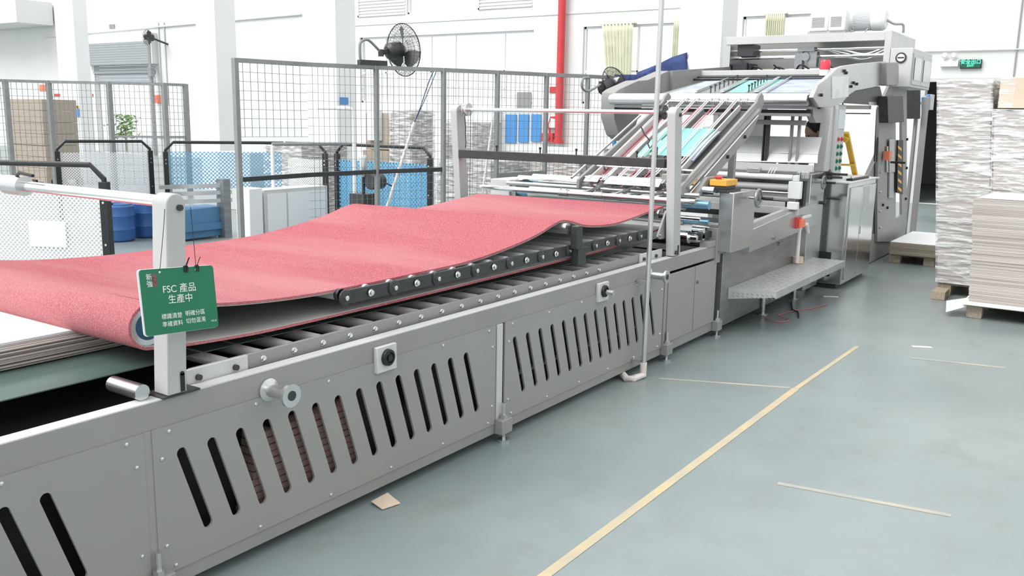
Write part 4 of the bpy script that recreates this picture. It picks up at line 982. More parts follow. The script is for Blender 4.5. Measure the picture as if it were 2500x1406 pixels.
def ell(c, a, b, d, n=20, m_=14, f=None):
    B_ = MB(); vs = []
    for i in range(m_+1):
        th_ = math.pi*i/m_
        for j in range(n):
            ph = 2*math.pi*j/n; x, y, z = math.sin(th_)*math.cos(ph), math.sin(th_)*math.sin(ph), math.cos(th_)
            if f: x, y, z = f(x, y, z)
            vs.append(c+FD*x*a+SD*y*b+UPH*z*d)
    fs = [(i*n+j, i*n+(j+1) % n, (i+1)*n+(j+1) % n, (i+1)*n+j) for i in range(m_) for j in range(n)]
    return B_.add(vs, fs)
def headf(x, y, z):
    if x > 0: x *= 1-.12*max(0, -z); x += .0
    if z < -.2: y *= 1-.35*min(1, (-z-.2)); 
    return x, y, z
h_ = ell(hc, .095, .076, .115, f=headf)
h_.add(ell(hc+FD*.095-UPH*.012, .022, .014, .028, 8, 6).v, ell(hc, 1, 1, 1, 8, 6).f)
h_.add(ell(hc+FD*.082-UPH*.062, .014, .026, .009, 8, 6).v, ell(hc, 1, 1, 1, 8, 6).f)
for sgn in (-1, 1): h_.add(ell(hc+SD*.078*sgn-UPH*.01, .02, .010, .032, 8, 6).v, ell(hc, 1, 1, 1, 8, 6).f)
hd_ = h_.build('head', 'skin', pr)
for sgn in (-1, 1): ell(hc+FD*.085+SD*.030*sgn+UPH*.012, .008, .013, .007, 8, 6).build('eye', 'hair', hd_)
ell(hc-FD*.016+UPH*.026, .100, .085, .108, f=lambda x, y, z: (x*(1 if x < .3 else .86), y, z if z > -.35 else -.35)).build('hair', 'hair', pr)
def hand(par, wrist, d, n):
    d = Vector(d).normalized(); n = Vector(n).normalized(); s_ = d.cross(n); w = Vector(wrist)
    js = [(w, .026), (w+d*.05, (.036, .018))]; bs = [(0, 1)]
    for k, (o_, ln) in enumerate(((-.030, .060), (-.010, .072), (.011, .066), (.030, .052))):
        a_ = w+d*.085+s_*o_; i0 = len(js); js += [(a_, .011), (a_+d*ln*.5-n*.012, .009), (a_+d*ln*.8-n*.035, .008)]; bs += [(1, i0), (i0, i0+1), (i0+1, i0+2)]
    i0 = len(js); js += [(w+d*.04-s_*.045, .011), (w+d*.075-s_*.06-n*.02, .009)]; bs += [(1, i0), (i0, i0+1)]
    return skin_body('hand', 'skin', par, js, bs)
hand(pr, (9.28, 2.68, .95), (-.9, .1, -.2), (0, 0, 1)); hand(pr, (9.02, 2.92, 1.0), (-.9, -.2, -.2), (0, 0, 1))
for x, y in ((9.70, 2.90), (9.60, 3.14)): ell(Vector((x-.05, y, .045)), .06, .045, .045, 12, 8).build('shoe', 'black', pr)

# ---------------------------------------------------------------- the hall: far wall with windows, shutter and doorway
XWL = 20.0
def rct(u0, v0, u1, v1, x=XWL):
    a_ = pt(u0, v0, 'x', x); b_2 = pt(u1, v1, 'x', x); return (b_2.y, a_.y, min(a_.z, b_2.z), max(a_.z, b_2.z))   # y0, y1, z0, z1
w1 = (13.05, 19.1, 1.93, 3.78); w2 = (8.9, 11.58, 1.95, 3.80); w3 = (5.2, 7.52, 1.95, 3.86); wu = (14.85, 17.3, 4.36, 5.6)
sh = (29.0, 32.8, .0, 3.2); dw = (.2, 3.62, .0, 2.43)
def hole(r): return [(r[0], r[2]), (r[1], r[2]), (r[1], r[3]), (r[0], r[3])]
struct('wall_far', MB().plate([(-8, .0), (45, .0), (45, 6.2), (-8, 6.2)], [hole(w1), hole(w2), hole(w3), hole(wu), [(sh[0], .001), (sh[1], .001), (sh[1], sh[3]), (sh[0], sh[3])], [(dw[0], .001), (dw[1], .001), (dw[1], dw[3]), (dw[0], dw[3])]], 'x', XWL, XWL+.22), 'wall', smooth=False)
struct('wall_right_unseen', MB().box(-4, 27, -8.1, -8, 0, 6.2), 'wall', smooth=False)  # unseen wall, added to cut the light on aisle-facing sides
def window(n, r, mull, trans, bars=0):
    o = bpy.data.objects.new('window_%d' % n, None); COL.objects.link(o); o.location = (XWL+.08, (r[0]+r[1])/2, r[2]); o['kind'] = 'structure'; LOC[o.name] = Vector(o.location)
    b = MB().box(XWL+.06, XWL+.11, r[0], r[0]+.05, r[2], r[3]).box(XWL+.06, XWL+.11, r[1]-.05, r[1], r[2], r[3]).box(XWL+.06, XWL+.11, r[0], r[1], r[3]-.05, r[3]).box(XWL+.06, XWL+.11, r[0], r[1], r[2], r[2]+.05)
    for y in mull: b.box(XWL+.065, XWL+.105, y-.02, y+.02, r[2], r[3])
    for z in trans: b.box(XWL+.065, XWL+.105, r[0], r[1], z-.02, z+.02)
    b.build('window_frame', 'white', o); MB().box(XWL+.083, XWL+.087, r[0]+.05, r[1]-.05, r[2]+.05, r[3]-.05).build('window_pane', 'glass', o)
    if bars:
        b = MB(); k = int((r[1]-r[0])/.14)
        for i in range(1, k): b.box(XWL+.02, XWL+.03, r[0]+i*.14-.005, r[0]+i*.14+.005, r[2], r[2]+bars)
        for z in (.2, bars*.5, bars-.05): b.box(XWL+.02, XWL+.03, r[0], r[1], r[2]+z-.008, r[2]+z+.008)
        b.build('window_bars', 'paint_light', o)
window(1, w1, [pt(u, 120, 'x', XWL).y for u in (938, 1049, 1108, 1228)], [2.78], .86)
window(2, w2, [10.1], [2.72]); window(3, w3, [6.7], [2.72]); window(4, wu, [], [])
# louvred panels beside the upper window
for k, (ya_, yb_) in enumerate(((17.35, 19.15), (13.1, 14.8))):
    b = MB(); b.box(XWL-.03, XWL-.004, ya_, yb_, 4.36, 4.40).box(XWL-.03, XWL-.004, yb_-.04, yb_, 4.36, 5.6)
    for i in range(14): b.box(XWL-.02, XWL-.004, ya_, yb_-.04, 4.44+i*.085, 4.48+i*.085)
    struct('trim_%d' % (6+k), b, 'wall')
struct('trim_8', MB().box(XWL-.02, XWL-.002, 8, 19.6, 4.12, 4.15), 'wall')
# ground outside the hall
# rolling shutter
o = struct('door_1', MB().box(XWL-.25, XWL-.0, 28.8, 33.0, 3.2, 4.25), 'wall')
s_ = MB()
for i in range(12): s_.box(XWL+.02, XWL+.05, 29.0, 32.8, 2.55+i*.125, 2.55+i*.125+.115)
s_.box(XWL-.04, XWL-.0, 29.0, 32.8, 2.90, 2.98); sl = s_.build('shutter_curtain', 'shutter', o)
s_ = MB()
for i in range(9): s_.box(XWL-.27, XWL-.25, 28.9, 32.9, 3.22+i*.085, 3.22+i*.085+.075)
s_.build('shutter_curtain', 'shutter', o)
MB().box(XWL-.28, XWL-.2, 28.86, 28.98, 0, 4.1).box(XWL-.35, XWL-.2, 28.76, 28.95, 2.75, 3.1).build('shutter_guide', 'steel_dark', o)
# conduits
struct('trim_9', MB().tube([(XWL-.04, 36, 4.36), (XWL-.04, 21.5, 4.55)], .03), 'wall')
b = MB()
for u in (388, 402): q = pt(u, 70, 'x', XWL); b.box(XWL-.04, XWL-.01, q.y-.02, q.y+.02, 1.8, 4.6)
struct('trim_10', b, 'paint_light')
# ceiling beam end at the upper left
struct('trim_11', MB().box(18.5, 19.9, 35.2, 44, 4.75, 5.6), 'wall')
# dark store room behind the doorway
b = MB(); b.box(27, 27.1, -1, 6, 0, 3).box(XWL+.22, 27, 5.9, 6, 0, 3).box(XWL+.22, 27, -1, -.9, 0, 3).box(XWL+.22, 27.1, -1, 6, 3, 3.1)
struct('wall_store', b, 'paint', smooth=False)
struct('trim_12', MB().box(XWL-.05, XWL+.0, .1, 3.72, 2.43, 2.50).box(XWL-.05, XWL, 3.62, 3.70, 0, 2.43), 'paint_light')
struct('trim_13', MB().cyl((XWL-.03, 3.8, 3.02), (XWL-.03, -1.5, 3.02), .014, 8), 'paint_light')
q = pt(2490, 60, 'x', XWL); struct('trim_14', MB().box(XWL-.03, XWL-.005, q.y-.012, q.y+.012, 2.5, 6), 'paint')
# pillars
for i, (x0_, x1_, y0_, y1_) in enumerate(((14.4, 14.8, 24.45, 25.38), (12, 12.5, 15.38, 15.98), (12, 12.5, 12.05, 12.68), (12, 12.55, 4.80, 5.42))):
    struct('wall_pillar_%d' % (i+1), MB().box(x0_, x1_, y0_, y1_, 0, 6.2), 'pillar', smooth=False)
# curtains
def curtain(ya_, yb_, z0_, z1_, pull, label):
    b = MB(); n = 60; rows = 10; vs = []
    for r_ in range(rows+1):
        t = r_/rows; z = z1_+(z0_-z1_)*t
        for i in range(n+1):
            s_ = i/n; lo = ya_+pull*(t**.8)*(yb_-ya_); y = yb_+(lo-yb_)*s_ if pull >= 0 else ya_+(yb_+pull*(t**.8)*(yb_-ya_)-ya_)*s_
            vs.append((XWL-.12+.035*math.sin(s_*58), y, z))
    for r_ in range(rows):
        for i in range(n): k = r_*(n+1)+i; b.f.append((k, k+1, k+n+2, k+n+1))
    b.v = [Vector(v) for v in vs]; b.box(XWL-.13, XWL-.001, ya_-.03, yb_+.03, z1_-.012, z1_+.012); o = b.build('curtain', 'cream'); sd = o.modifiers.new('thickness', 'SOLIDIFY'); sd.thickness = .006
    return tag(o, label, 'curtain', 'window curtains')
def cy(u): return pt(u, 100, 'x', XWL).y
curtain(cy(1550), cy(1472), 1.95, 3.83, -.28, 'pale cream curtain drawn aside between the two panes of the second window')
curtain(cy(1672), cy(1648), 1.95, 3.86, .0, 'narrow cream curtain edge beside the white pillar behind the feeder')
curtain(cy(1916), cy(1870), 2.4, 3.88, .0, 'cream curtain above the top beam of the steel tower')
# things on the far wall
def wallbox(name, u0, v0, u1, v1, m, label, cat, d=.05, x=XWL, group=None, bevel=0):
    r_ = rct(u0, v0, u1, v1, x); o = MB().box(x-d, x-.002, *r_).build(name, m, bevel=bevel); return tag(o, label, cat, group)
s = thing('fire_pipe', 'thick red fire pipe running down the far wall', 'pipe', (XWL-.2, cy(1378), 0)); yv = cy(1378)
MB().cyl((XWL-.16, yv, .95), (XWL-.16, yv, 6.0), .095, 20).cyl((XWL-.16, yv, .95), (XWL-.16, yv, 1.05), .13, 20).build('pipe', 'red', s)
MB().tube([(XWL-.16, yv, 1.6), (XWL-.1, yv+.28, 1.6), (XWL-.1, yv+.34, 1.4), (XWL-.1, yv+.3, 1.2)], .03).build('branch', 'red', s)
MB().box(XWL-.18, XWL-.002, yv+.17, yv+.50, .98, 1.20).cyl((XWL-.18, yv+.3, 1.1), (XWL-.22, yv+.3, 1.1), .06, 14).build('hose_box', 'red', s)
wallbox('fire_notice', 1343, 212, 1360, 227, 'red', 'small red notice left of the red fire pipe', 'notice', .02)
s = wallbox('hose_cabinet', 1341, 256, 1366, 312, 'white', 'white notice cabinet with a dark red edge beside the fire pipe', 'cabinet', .12)
for i, (u0, u1) in enumerate(((1236, 1261), (1268, 1291), (1299, 1321))):
    wallbox('blue_board', u0, 279, u1, 349-i*1.5, 'blue_sign', 'tall blue notice board behind the fence, '+('nearest the leaning white rod', 'middle one of three', 'nearest the red fire pipe')[i], 'board', .04, group='blue notice boards')
wallbox('calendar', 1263, 225, 1297, 270, 'paint', 'grey ruled planner sheet above the blue boards', 'notice', .02)
wallbox('white_cupboard', 1165, 268, 1225, 300, 'paper', 'white cupboard against the wall left of the blue boards', 'cupboard', .3)
r_ = rct(1165, 306, 1222, 385); o = MB().box(XWL-.35, XWL-.01, r_[0], r_[1], 0, r_[3]).build('white_cupboard', 'paint_light'); tag(o, 'pale grey cupboard standing on the floor left of the blue boards', 'cupboard')
wallbox('red_notice', 377, 232, 397, 252, 'orange', 'red notice plate beside the shutter opening', 'notice', .03)
wallbox('exit_arrow_sign', 268, 60, 281, 69, 'paint', 'small grey plate above the rolling shutter', 'sign', .03)
wallbox('red_banner', 133, 229, 228, 235, 'red', 'thin red banner strip on the wall behind the left fence', 'banner', .03)
wallbox('red_notice', 97, 207, 113, 222, 'orange', 'orange notice on the wall above the brown cartons', 'notice', .03)
def smallfan(u, v, x, r_, label):
    q = pt(u, v, 'x', x); s = thing('wall_fan', label, 'fan', q); b = MB()
    for k in range(16):
        a = 2*math.pi*k/16; pts = [q+Vector((-.10*math.cos(t), r_*math.sin(t)*math.cos(a), r_*math.sin(t)*math.sin(a))) for t in (0.2, .6, 1.0, 1.4, math.pi/2)]
        b.tube(pts, .008, 4)
    b.build('cage', 'graphite', s); MB().cyl(q, q+Vector((.18, 0, 0)), .12, 16).build('motor', 'graphite', s)
    MB().bar(q+Vector((.1, 0, 0)), (XWL-.0, q.y-.25, q.z-.2), .06, .06).build('arm', 'graphite', s)
    for k in range(3):
        a = k*2.09; MB().bar(q, q+Vector((0, r_*.85*math.cos(a), r_*.85*math.sin(a))), .16, .02, (1, 0, .4)).build('blade', 'graphite', s)
smallfan(361, 91, XWL-.6, .27, 'small dark fan mounted beside the top of the rolling shutter')
# notices on the pillars
qa, qb = pt(829, 255, 'y', 12.05), pt(849, 238, 'y', 12.05); o = MB().box(qa.x, qb.x, 12.035, 12.05, qa.z, qb.z).build('blue_notice', 'blue_sign'); tag(o, 'blue notice on the white pillar behind the tall mesh fence', 'notice')
text('整理区', .05, (11.984, 12.32, 2.0), (0, -1, 0), (0, 0, 1), 'paper', 'notice_text') if False else None
r_ = rct(180, 265, 205, 285, 14.4)
o = MB().box(14.38, 14.4, 24.46, 24.86, r_[2], r_[3]).build('blue_notice', 'blue_sign'); tag(o, 'small blue notice on the leftmost white pillar beside the brown cartons', 'notice')
hz2 = thing('hazard_strip', 'black and yellow hazard tape strip on the leftmost white pillar', 'tape', (14.39, 24.7, 1.8)); 
z = pt(190, 262, 'x', 14.4).z
b = MB().box(14.392, 14.4, 24.46, 24.95, z-.045, z+.045).build('tape', 'amber', hz2)
for i in range(4): MB().bar((14.389, 24.52+i*.12, z-.042), (14.389, 24.56+i*.12, z+.042), .004, .045, (0, 1, 0)).build('tape_mark', 'black', hz2)
# emergency lamp and exit sign
s = thing('emergency_lamp', 'white twin head emergency lamp on the wall above the doorway', 'lamp', (XWL-.1, 3.5, 3.0))
r_ = rct(2298, 146, 2340, 163); MB().box(XWL-.08, XWL-.002, *r_).build('battery_box', 'white', s, bevel=.01)
for u in (2307, 2329):
    q = pt(u, 136, 'x', XWL-.1); l_ = MB().lathe([(.03, 0), (.055, -.06), (.060, -.09), (.05, -.092)], q+Vector((.06, 0, 0)), (1, 0, 0), 20).build('lamp_head', 'paint_light', s)
    MB().cyl(q+Vector((-.04, 0, 0)), q+Vector((-.032, 0, 0)), .035, 16).build('lamp_glass', 'paper', l_)
s = thing('exit_sign', 'lit green exit sign above the doorway on the far wall', 'exit sign', (XWL-.05, 2.9, 2.9))
r_ = rct(2346, 146, 2396, 167); o = MB().box(XWL-.06, XWL-.004, *r_).build('sign_case', 'black', s)
MB().box(XWL-.066, XWL-.0605, r_[0]+.012, r_[1]-.012, r_[2]+.012, r_[3]-.012).build('sign_face', 'exit_face', s)
ym = (r_[0]+r_[1])/2; text('安全出口', .092, (XWL-.068, ym, r_[2]+.092), (0, -1, 0), (0, 0, 1), 'exit_glow', 'sign_text', s, .001)
text('EXIT', .06, (XWL-.068, ym, r_[2]+.032), (0, -1, 0), (0, 0, 1), 'exit_glow', 'sign_text', s, .001)
s = thing('hanging_board', 'blue board with white writing seen edge on in the dark doorway', 'sign', (16.5, 2.9, 1.8))
P4 = [pt(2255, 238, 'y', 2.62), pt(2271, 230, 'y', 2.62), pt(2271, 268, 'y', 2.62), pt(2255, 276, 'y', 2.62)]
x0_, x1_ = P4[0].x, P4[1].x; MB().prism([(p.x, p.z) for p in P4], 'y', 2.62, 2.65).build('board_face', 'blue_sign', s)
MB().box(x1_, x1_+.25, 2.60, 2.65, P4[2].z, P4[1].z).build('board_edge', 'paint_light', s)
MB().bar((13.2, 2.64, (P4[0].z+P4[2].z)/2), (x0_+.05, 2.64, (P4[0].z+P4[2].z)/2), .03, .03).build('board_arm', 'paint', s); text('禁止堆放', .10, ((x0_+x1_)/2, 2.617, (P4[0].z+P4[2].z)/2+.02), (1, 0, .0), (0, 0, 1), 'paper', 'board_text', s, .001); text('物品', .10, ((x0_+x1_)/2, 2.617, (P4[0].z+P4[2].z)/2-.12), (1, 0, 0), (0, 0, 1), 'paper', 'board_text', s, .001)

# ---------------------------------------------------------------- mesh fence behind the conveyor
def L2(p, q, t): return Vector((p[0]+(q[0]-p[0])*t, p[1]+(q[1]-p[1])*t, 0))
def mesh_panel(p, q, z0_, z1_, cw, ch_, par, r_=.0022):
    b = MB(); p = Vector((p[0], p[1], 0)); q = Vector((q[0], q[1], 0)); ln = (q-p).length; n = int(ln/cw)
    for i in range(1, n+1):
        c = p.lerp(q, i/(n+1)); b.tube([c+Vector((0, 0, z0_)), c+Vector((0, 0, z1_))], r_, 4)
    m = int((z1_-z0_)/ch_)
    for j in range(m+1):
        z = z0_+(z1_-z0_)*j/m; b.tube([p+Vector((0, 0, z)), q+Vector((0, 0, z))], r_, 4)
    return b.build('wire_mesh', 'wire', par, smooth=False)
FP = [pt(u, v, 'z', 2.1) for u, v in ((573, 141), (748, 152), (918, 160), (1083, 166), (1215, 172), (1335, 178), (1436, 182), (1505, 186))]
FL = ('grey tube fence bay nearest the camera, mesh only in its upper half', 'mesh fence bay under the large fan, left of its post', 'mesh fence bay in front of the blue perforated panel', 'mesh fence bay just left of the conveyor lift posts', 'mesh fence bay in front of the blue notice boards', 'mesh fence bay in front of the red fire pipe', 'last mesh fence bay, meeting the feeder')
for i in range(7):
    p, q = FP[i].copy(), FP[i+1].copy()
    s = thing('fence_bay', FL[i], 'fence', (p.x, p.y, 0), 'mesh fence bays'); pz = lambda v, z: Vector((v.x, v.y, z))
    w = .045 if i else .05
    if i != 1: MB().box(p.x-w/2, p.x+w/2, p.y-w/2, p.y+w/2, 0, 2.1).build('post', 'fence', s, bevel=.004)
    MB().bar(pz(p, 2.08), pz(q, 2.08), .04, .04).build('top_rail', 'fence', s)
    if i == 0: mesh_panel(p, q, 1.36, 2.06, .085, .085, s, .0026)
    else:
        mesh_panel(p, q, .45, 2.06, .062, .083, s)
    if i in (0, 1, 2): MB().bar(pz(p, .95+.022*i), pz(q, .972+.022*i), .035, .045).build('mid_rail', 'graphite', s)
    if i == 4: MB().bar(pz(p, .94), pz(q, .96), .04, .05).bar(pz(p, .87), pz(q, .89), .03, .05).build('mid_rail', 'fence', s)
# left fence behind the barriers
FQ = [pt(u, v, 'z', 2.1) for u, v in ((12, 194), (118, 197), (265, 200), (400, 203), (452, 205))]
FQ.insert(0, FQ[0]+(FQ[0]-FQ[1])*1.5)
QL = ('far mesh fence bay cut by the left edge of the picture', 'far mesh fence bay in front of the left half of the brown cartons', 'far mesh fence bay left of the bright shutter opening', 'far mesh fence bay across the bright shutter opening', 'short far mesh fence bay right of the shutter opening')
for i in range(5):
    p, q = FQ[i], FQ[i+1]; s = thing('fence_bay', QL[i], 'fence', (q.x, q.y, 0), 'far mesh fence bays')
    MB().box(q.x-.04, q.x+.04, q.y-.04, q.y+.04, 0, 2.1).build('post', 'fence', s)
    MB().bar(pz(p, 2.08), pz(q, 2.08), .05, .05).build('top_rail', 'fence', s)
    mesh_panel(p, q, .2, 2.06, .09, .12, s, .004)
    if i > 2: MB().bar(pz(p, 1.1), pz(q, 1.1), .04, .04).build('mid_rail', 'fence', s)
# ---------------------------------------------------------------- perforated machine barriers
M['perf_white'] = perf('white_perforated_sheet', (.80, .81, .81), .034, .27, None)
M['perf_blue'] = perf('blue_perforated_sheet', (.13, .42, .66), .052, .26)
M['perf_blue2'] = perf('blue_perforated_sheet_far', (.13, .42, .66), .05, .30)
def barrier(p0, p1, m, label, zr=1.2, zt_=1.0, zb_=.1, bend=(True, True), posts=(True, True), m2=None):
    p0 = Vector((*p0, 0)); p1 = Vector((*p1, 0)); d = p1-p0; ln = d.length; rz = math.atan2(d.y, d.x)
    s = thing('safety_barrier', label, 'barrier', p0, 'perforated safety barriers', rz, True)
    MB().box(.03, ln-.03, -.008, .008, zb_, zt_).build('perforated_panel', m2 or m, s, smooth=False)
    e = .12; pts = []
    if bend[0]: pts += [(.03, 0, zr-.16), (.03+.0, 0, zr-.10), (.13, 0, zr)]
    else: pts += [(0, 0, zr)]
    if bend[1]: pts += [(ln-.13, 0, zr), (ln-.03, 0, zr-.10), (ln-.03, 0, zr-.16)]
    else: pts += [(ln, 0, zr)]
    MB().tube(pts, .020, 10).build('handrail', 'black_paint', s)
    for k, x in ((0, 0), (1, ln-.06)):
        if posts[k]:
            p = MB().box(x, x+.06, -.03, .03, 0, zr-.12).build('post', 'black_paint', s, bevel=.003)
            s0 = MB().cyl((x+.03, -.03, .98), (x+.03, -.036, .98), .009, 8).build('screw', 'chrome', p)
            for dx_, dz_ in ((0, -.05), (0, -.36), (0, -.68)): c_ = s0.copy(); COL.objects.link(c_); c_.location.x += dx_; c_.location.z += dz_
    return s
def lx(u, v, p0, p1):
    """distance along the barrier line and height at a pixel"""
    p0 = Vector((*p0, 0)); p1 = Vector((*p1, 0)); d = (p1-p0).normalized(); n = Vector((-d.y, d.x, 0))
    r_ = RW @ Vector((u-CX, -(v-CY), -F)); t = (p0-CAM).dot(n)/r_.dot(n); q = CAM+r_*t; return (q-p0).dot(d), q.z
B1 = ((2.75, 8.15), (3.80, 6.15))
xa_, za_ = lx(75, 600, *B1); xb_, zb_2 = lx(160, 540, *B1)
M['perf_white1'] = perf('white_perforated_sheet_blank', (.82, .83, .83), .034, .27, (xa_, xb_, za_, zb_2))
barrier(*B1, 'perf_white', 'white perforated barrier nearest the camera with a plain square patch', bend=(False, True), posts=(False, True), m2='perf_white1')
barrier((6.12, 11.02), (7.20, 10.60), 'perf_white', 'white perforated barrier behind the drums', zt_=1.06, zb_=.5)
barrier((7.12, 10.26), (8.36, 9.40), 'perf_blue2', 'long blue perforated barrier left of the tall fence', zt_=1.08, zb_=.6, bend=(True, False), posts=(True, False))
barrier((8.38, 9.38), (8.57, 8.80), 'perf_white', 'short white perforated barrier between the two blue ones', zb_=.12, bend=(False, True), posts=(False, True))
barrier((8.64, 8.72), (8.72, 7.14), 'perf_blue', 'blue perforated barrier seen through the tall fence')
# drums and bucket
def drum(u, v, r_, h, label):
    q = pt(u, v, 'z', 0); s = thing('plastic_drum', label, 'drum', (q.x, q.y, 0), 'blue plastic drums')
    MB().lathe([(r_*.86, 0), (r_*.97, .02), (r_, .06), (r_, h*.30), (r_*1.03, h*.33), (r_, h*.36), (r_, h*.66), (r_*1.03, h*.69), (r_, h*.72), (r_, h*.93), (r_*.9, h*.98), (r_*.9, h), (r_*.84, h*.97)], (q.x, q.y, 0), (0, 0, 1), 32).build('drum_body', 'blue', s)
    MB().cyl((q.x-.08, q.y, h*.97), (q.x-.08, q.y, h+.01), .03, 12).build('bung', 'black', s)
drum(290, 587, .20, .46, 'blue plastic drum nearest the white perforated barrier')
drum(362, 577, .20, .46, 'blue plastic drum partly behind the near end post')
q = pt(357, 500, 'z', .46)
s = MB().lathe([(.13, 0), (.15, .08), (.155, .10), (.14, .10), (.125, .02)], (q.x+.15, q.y-.05, .475), (0, 0, 1), 24).build('black_lid', 'black'); tag(s, 'black round tray lying on top of the blue drum', 'tray')
# white cabinets, blue base and grey roller table behind the belt
o = MB().box(6.98, 7.18, 8.46, 8.70, 0, .72).build('white_bollard', 'white', bevel=.01); tag(o, 'white square steel box column left of the pale cabinet', 'column')
s = thing('low_cabinet', 'low pale grey steel cabinet behind the red belt', 'cabinet', (8.2, 9.3, 0))
MB().box(7.22, 8.25, 8.48, 8.75, .0, .69).build('cabinet_body', 'paint_light', s, bevel=.006)
MB().box(7.26, 7.55, 8.465, 8.479, .04, .64).build('cabinet_door', 'white', s); MB().box(7.58, 8.22, 8.465, 8.479, .04, .64).build('cabinet_door', 'white', s)
s = thing('roller_table', 'blue painted roller table base with grey guide rails above', 'roller table', (7.2, 9.7, 0))
MB().box(6.9, 7.55, 9.62, 10.0, .02, .40).build('base_box', 'blue_paint', s, bevel=.01); MB().box(6.9, 7.55, 9.58, 9.62, .12, .2).build('base_ledge', 'blue_paint', s)
for z in (.48, .58, .67): MB().bar((6.75, 9.85, z), (7.6, 9.55, z), .04, .05).build('guide_rail', 'alu', s)
MB().box(7.45, 7.56, 9.52, 9.66, .0, .75).build('rail_post', 'steel_dark', s)
# white pipe frames
s = thing('pipe_frame', 'white pipe frame standing in front of the long blue barrier', 'frame', (7.4, 8.4, 0))
a_ = pt(664, 352, 'y', 8.6); MB().tube([(a_.x, a_.y, 0), (a_.x, a_.y, a_.z-.04), (a_.x+.03, a_.y, a_.z)], .022, 10).build('pipe', 'white', s)
MB().tube([(a_.x, a_.y, a_.z), (a_.x+1.0, a_.y-.3, a_.z)], .022, 10).build('pipe', 'fence', s)
s = thing('pipe_frame', 'white bent pipe standing behind the first fence post right of the pillar', 'frame', (7.6, 7.4, 0))
a_ = pt(863, 264, 'y', 7.4); b_2 = pt(778, 263, 'y', 7.9); MB().tube([(a_.x, a_.y, 0), (a_.x, a_.y, a_.z-.05), (a_.x-.02, a_.y+.02, a_.z-.01), (a_.x-.07, a_.y+.05, a_.z), tuple(b_2)], .022, 10).build('pipe', 'white', s)
# pump with a clear filter bowl
s = thing('air_pump', 'air pump with a steel filter cylinder behind the belt', 'pump', (7.6, 7.1, 0)); q = pt(887, 432, 'y', 7.1); X_, Y_ = q.x, 7.1
MB().lathe([(.03, 0), (.042, .02), (.045, .06), (.045, .22), (.035, .24)], (X_, Y_, q.z), (0, 0, 1), 20).build('filter_bowl', 'alu', s)
MB().cyl((X_, Y_, .1), (X_, Y_, q.z), .02, 10).box(X_-.1, X_+.12, Y_-.1, Y_+.12, .0, .72).build('pump_stand', 'graphite', s)
MB().cyl((X_-.02, Y_-.12, .86), (X_+.16, Y_-.12, .86), .09, 20).build('pump_motor', 'graphite', s, bevel=.01)
MB().tube(smooth_path([(X_, Y_-.1, .9), (X_+.15, Y_-.2, .84), (X_+.3, Y_-.2, .80), (X_+.42, Y_-.1, .92)], 6), .009).build('hose', 'navy', s)
# leaning poles
a_ = pt(945, 505, 'y', 6.85); b_2 = pt(1012, 298, 'y', 6.6); s = thing('leaning_pole', 'white pole with a cable leaning on the fence under the large fan', 'pole', a_)
MB().cyl(a_-(b_2-a_)*.9, b_2, .018, 12).build('pole', 'white', s); c_ = pt(1060, 170, 'y', 6.45)
MB().tube(smooth_path([tuple(b_2), tuple(b_2.lerp(c_, .3)+Vector((0, 0, -.01))), tuple(b_2.lerp(c_, .7)+Vector((0, 0, .02))), tuple(c_)], 5), .005).tube(smooth_path([tuple(b_2), tuple(b_2.lerp(c_, .4)+Vector((.03, 0, 0))), tuple(c_+Vector((.05, 0, 0)))], 5), .004).build('cable', 'navy', s)
a_ = pt(1178, 470, 'y', 6.3); b_2 = pt(1216, 205, 'y', 6.2); s = MB().cyl(a_-(b_2-a_)*.75, b_2, .014, 10).build('white_rod', 'white'); tag(s, 'thin white rod leaning on the fence behind the lift posts', 'rod')
# ---------------------------------------------------------------- large fans
def bigfan(c, ax, R_, label, pipe_pts, armpt, rot=0.0):
    c = Vector(c); ax = Vector(ax).normalized(); u = ax.cross(Vector((0, 0, 1))).normalized(); w = ax.cross(u)
    s = thing('industrial_fan', label, 'fan', c); b = MB(); D_ = .16
    def P_(a, r_, h): return c+(u*math.cos(a)+w*math.sin(a))*r_+ax*h
    for sg_ in (1, -1):
        b.tube([P_(2*math.pi*i/40, R_, 0) for i in range(40)], .005, 6, True)
        for rr_, hh in ((.86, .55), (.62, .85), (.35, .98)): b.tube([P_(2*math.pi*i/32, R_*rr_, D_/2*hh*sg_) for i in range(32)], .0018, 4, True)
        for k in range(44):
            a = 2*math.pi*k/44; b.tube([P_(a, R_*r_, D_/2*h*sg_) for r_, h in ((.18, 1.0), (.5, .95), (.8, .68), (.95, .3), (1, 0))], .0017, 4)
    b.build('cage', 'graphite', s)
    for k in range(3):
        a = 2*math.pi*k/3+rot; vs = []
        for h in (0, .004):
            for r_, da, tw_ in ((.18, -.35, .02), (.55, -.55, .05), (.88, -.42, .055), (.92, .0, .0), (.86, .42, -.05), (.5, .5, -.045), (.18, .3, -.02)):
                vs.append(P_(a+da, R_*r_, tw_+h))
        MB().add(vs, [tuple(range(6, -1, -1)), tuple(range(7, 14))]+[(i, (i+1) % 7, 7+(i+1) % 7, 7+i) for i in range(7)]).build('blade', 'graphite', s)
    MB().lathe([(.02, -.085), (.05, -.08), (.055, -.03), (.05, .0)], c, ax, 20).build('hub', 'white', s)
    MB().lathe([(.06, .03), (.085, .05), (.09, .12), (.085, .20), (.05, .23)], c, ax, 24).build('motor', 'graphite', s)
    MB().tube(smooth_path(pipe_pts, 5), .014, 10).build('bracket_pipe', 'fence', s)
    MB().bar(pipe_pts[-1], c+ax*.18, .05, .05).cyl(Vector(armpt)-Vector((0, 0, .04)), Vector(armpt)+Vector((0, 0, .03)), .03, 12).build('pivot', 'graphite', s)
    return s
YF2 = 6.62
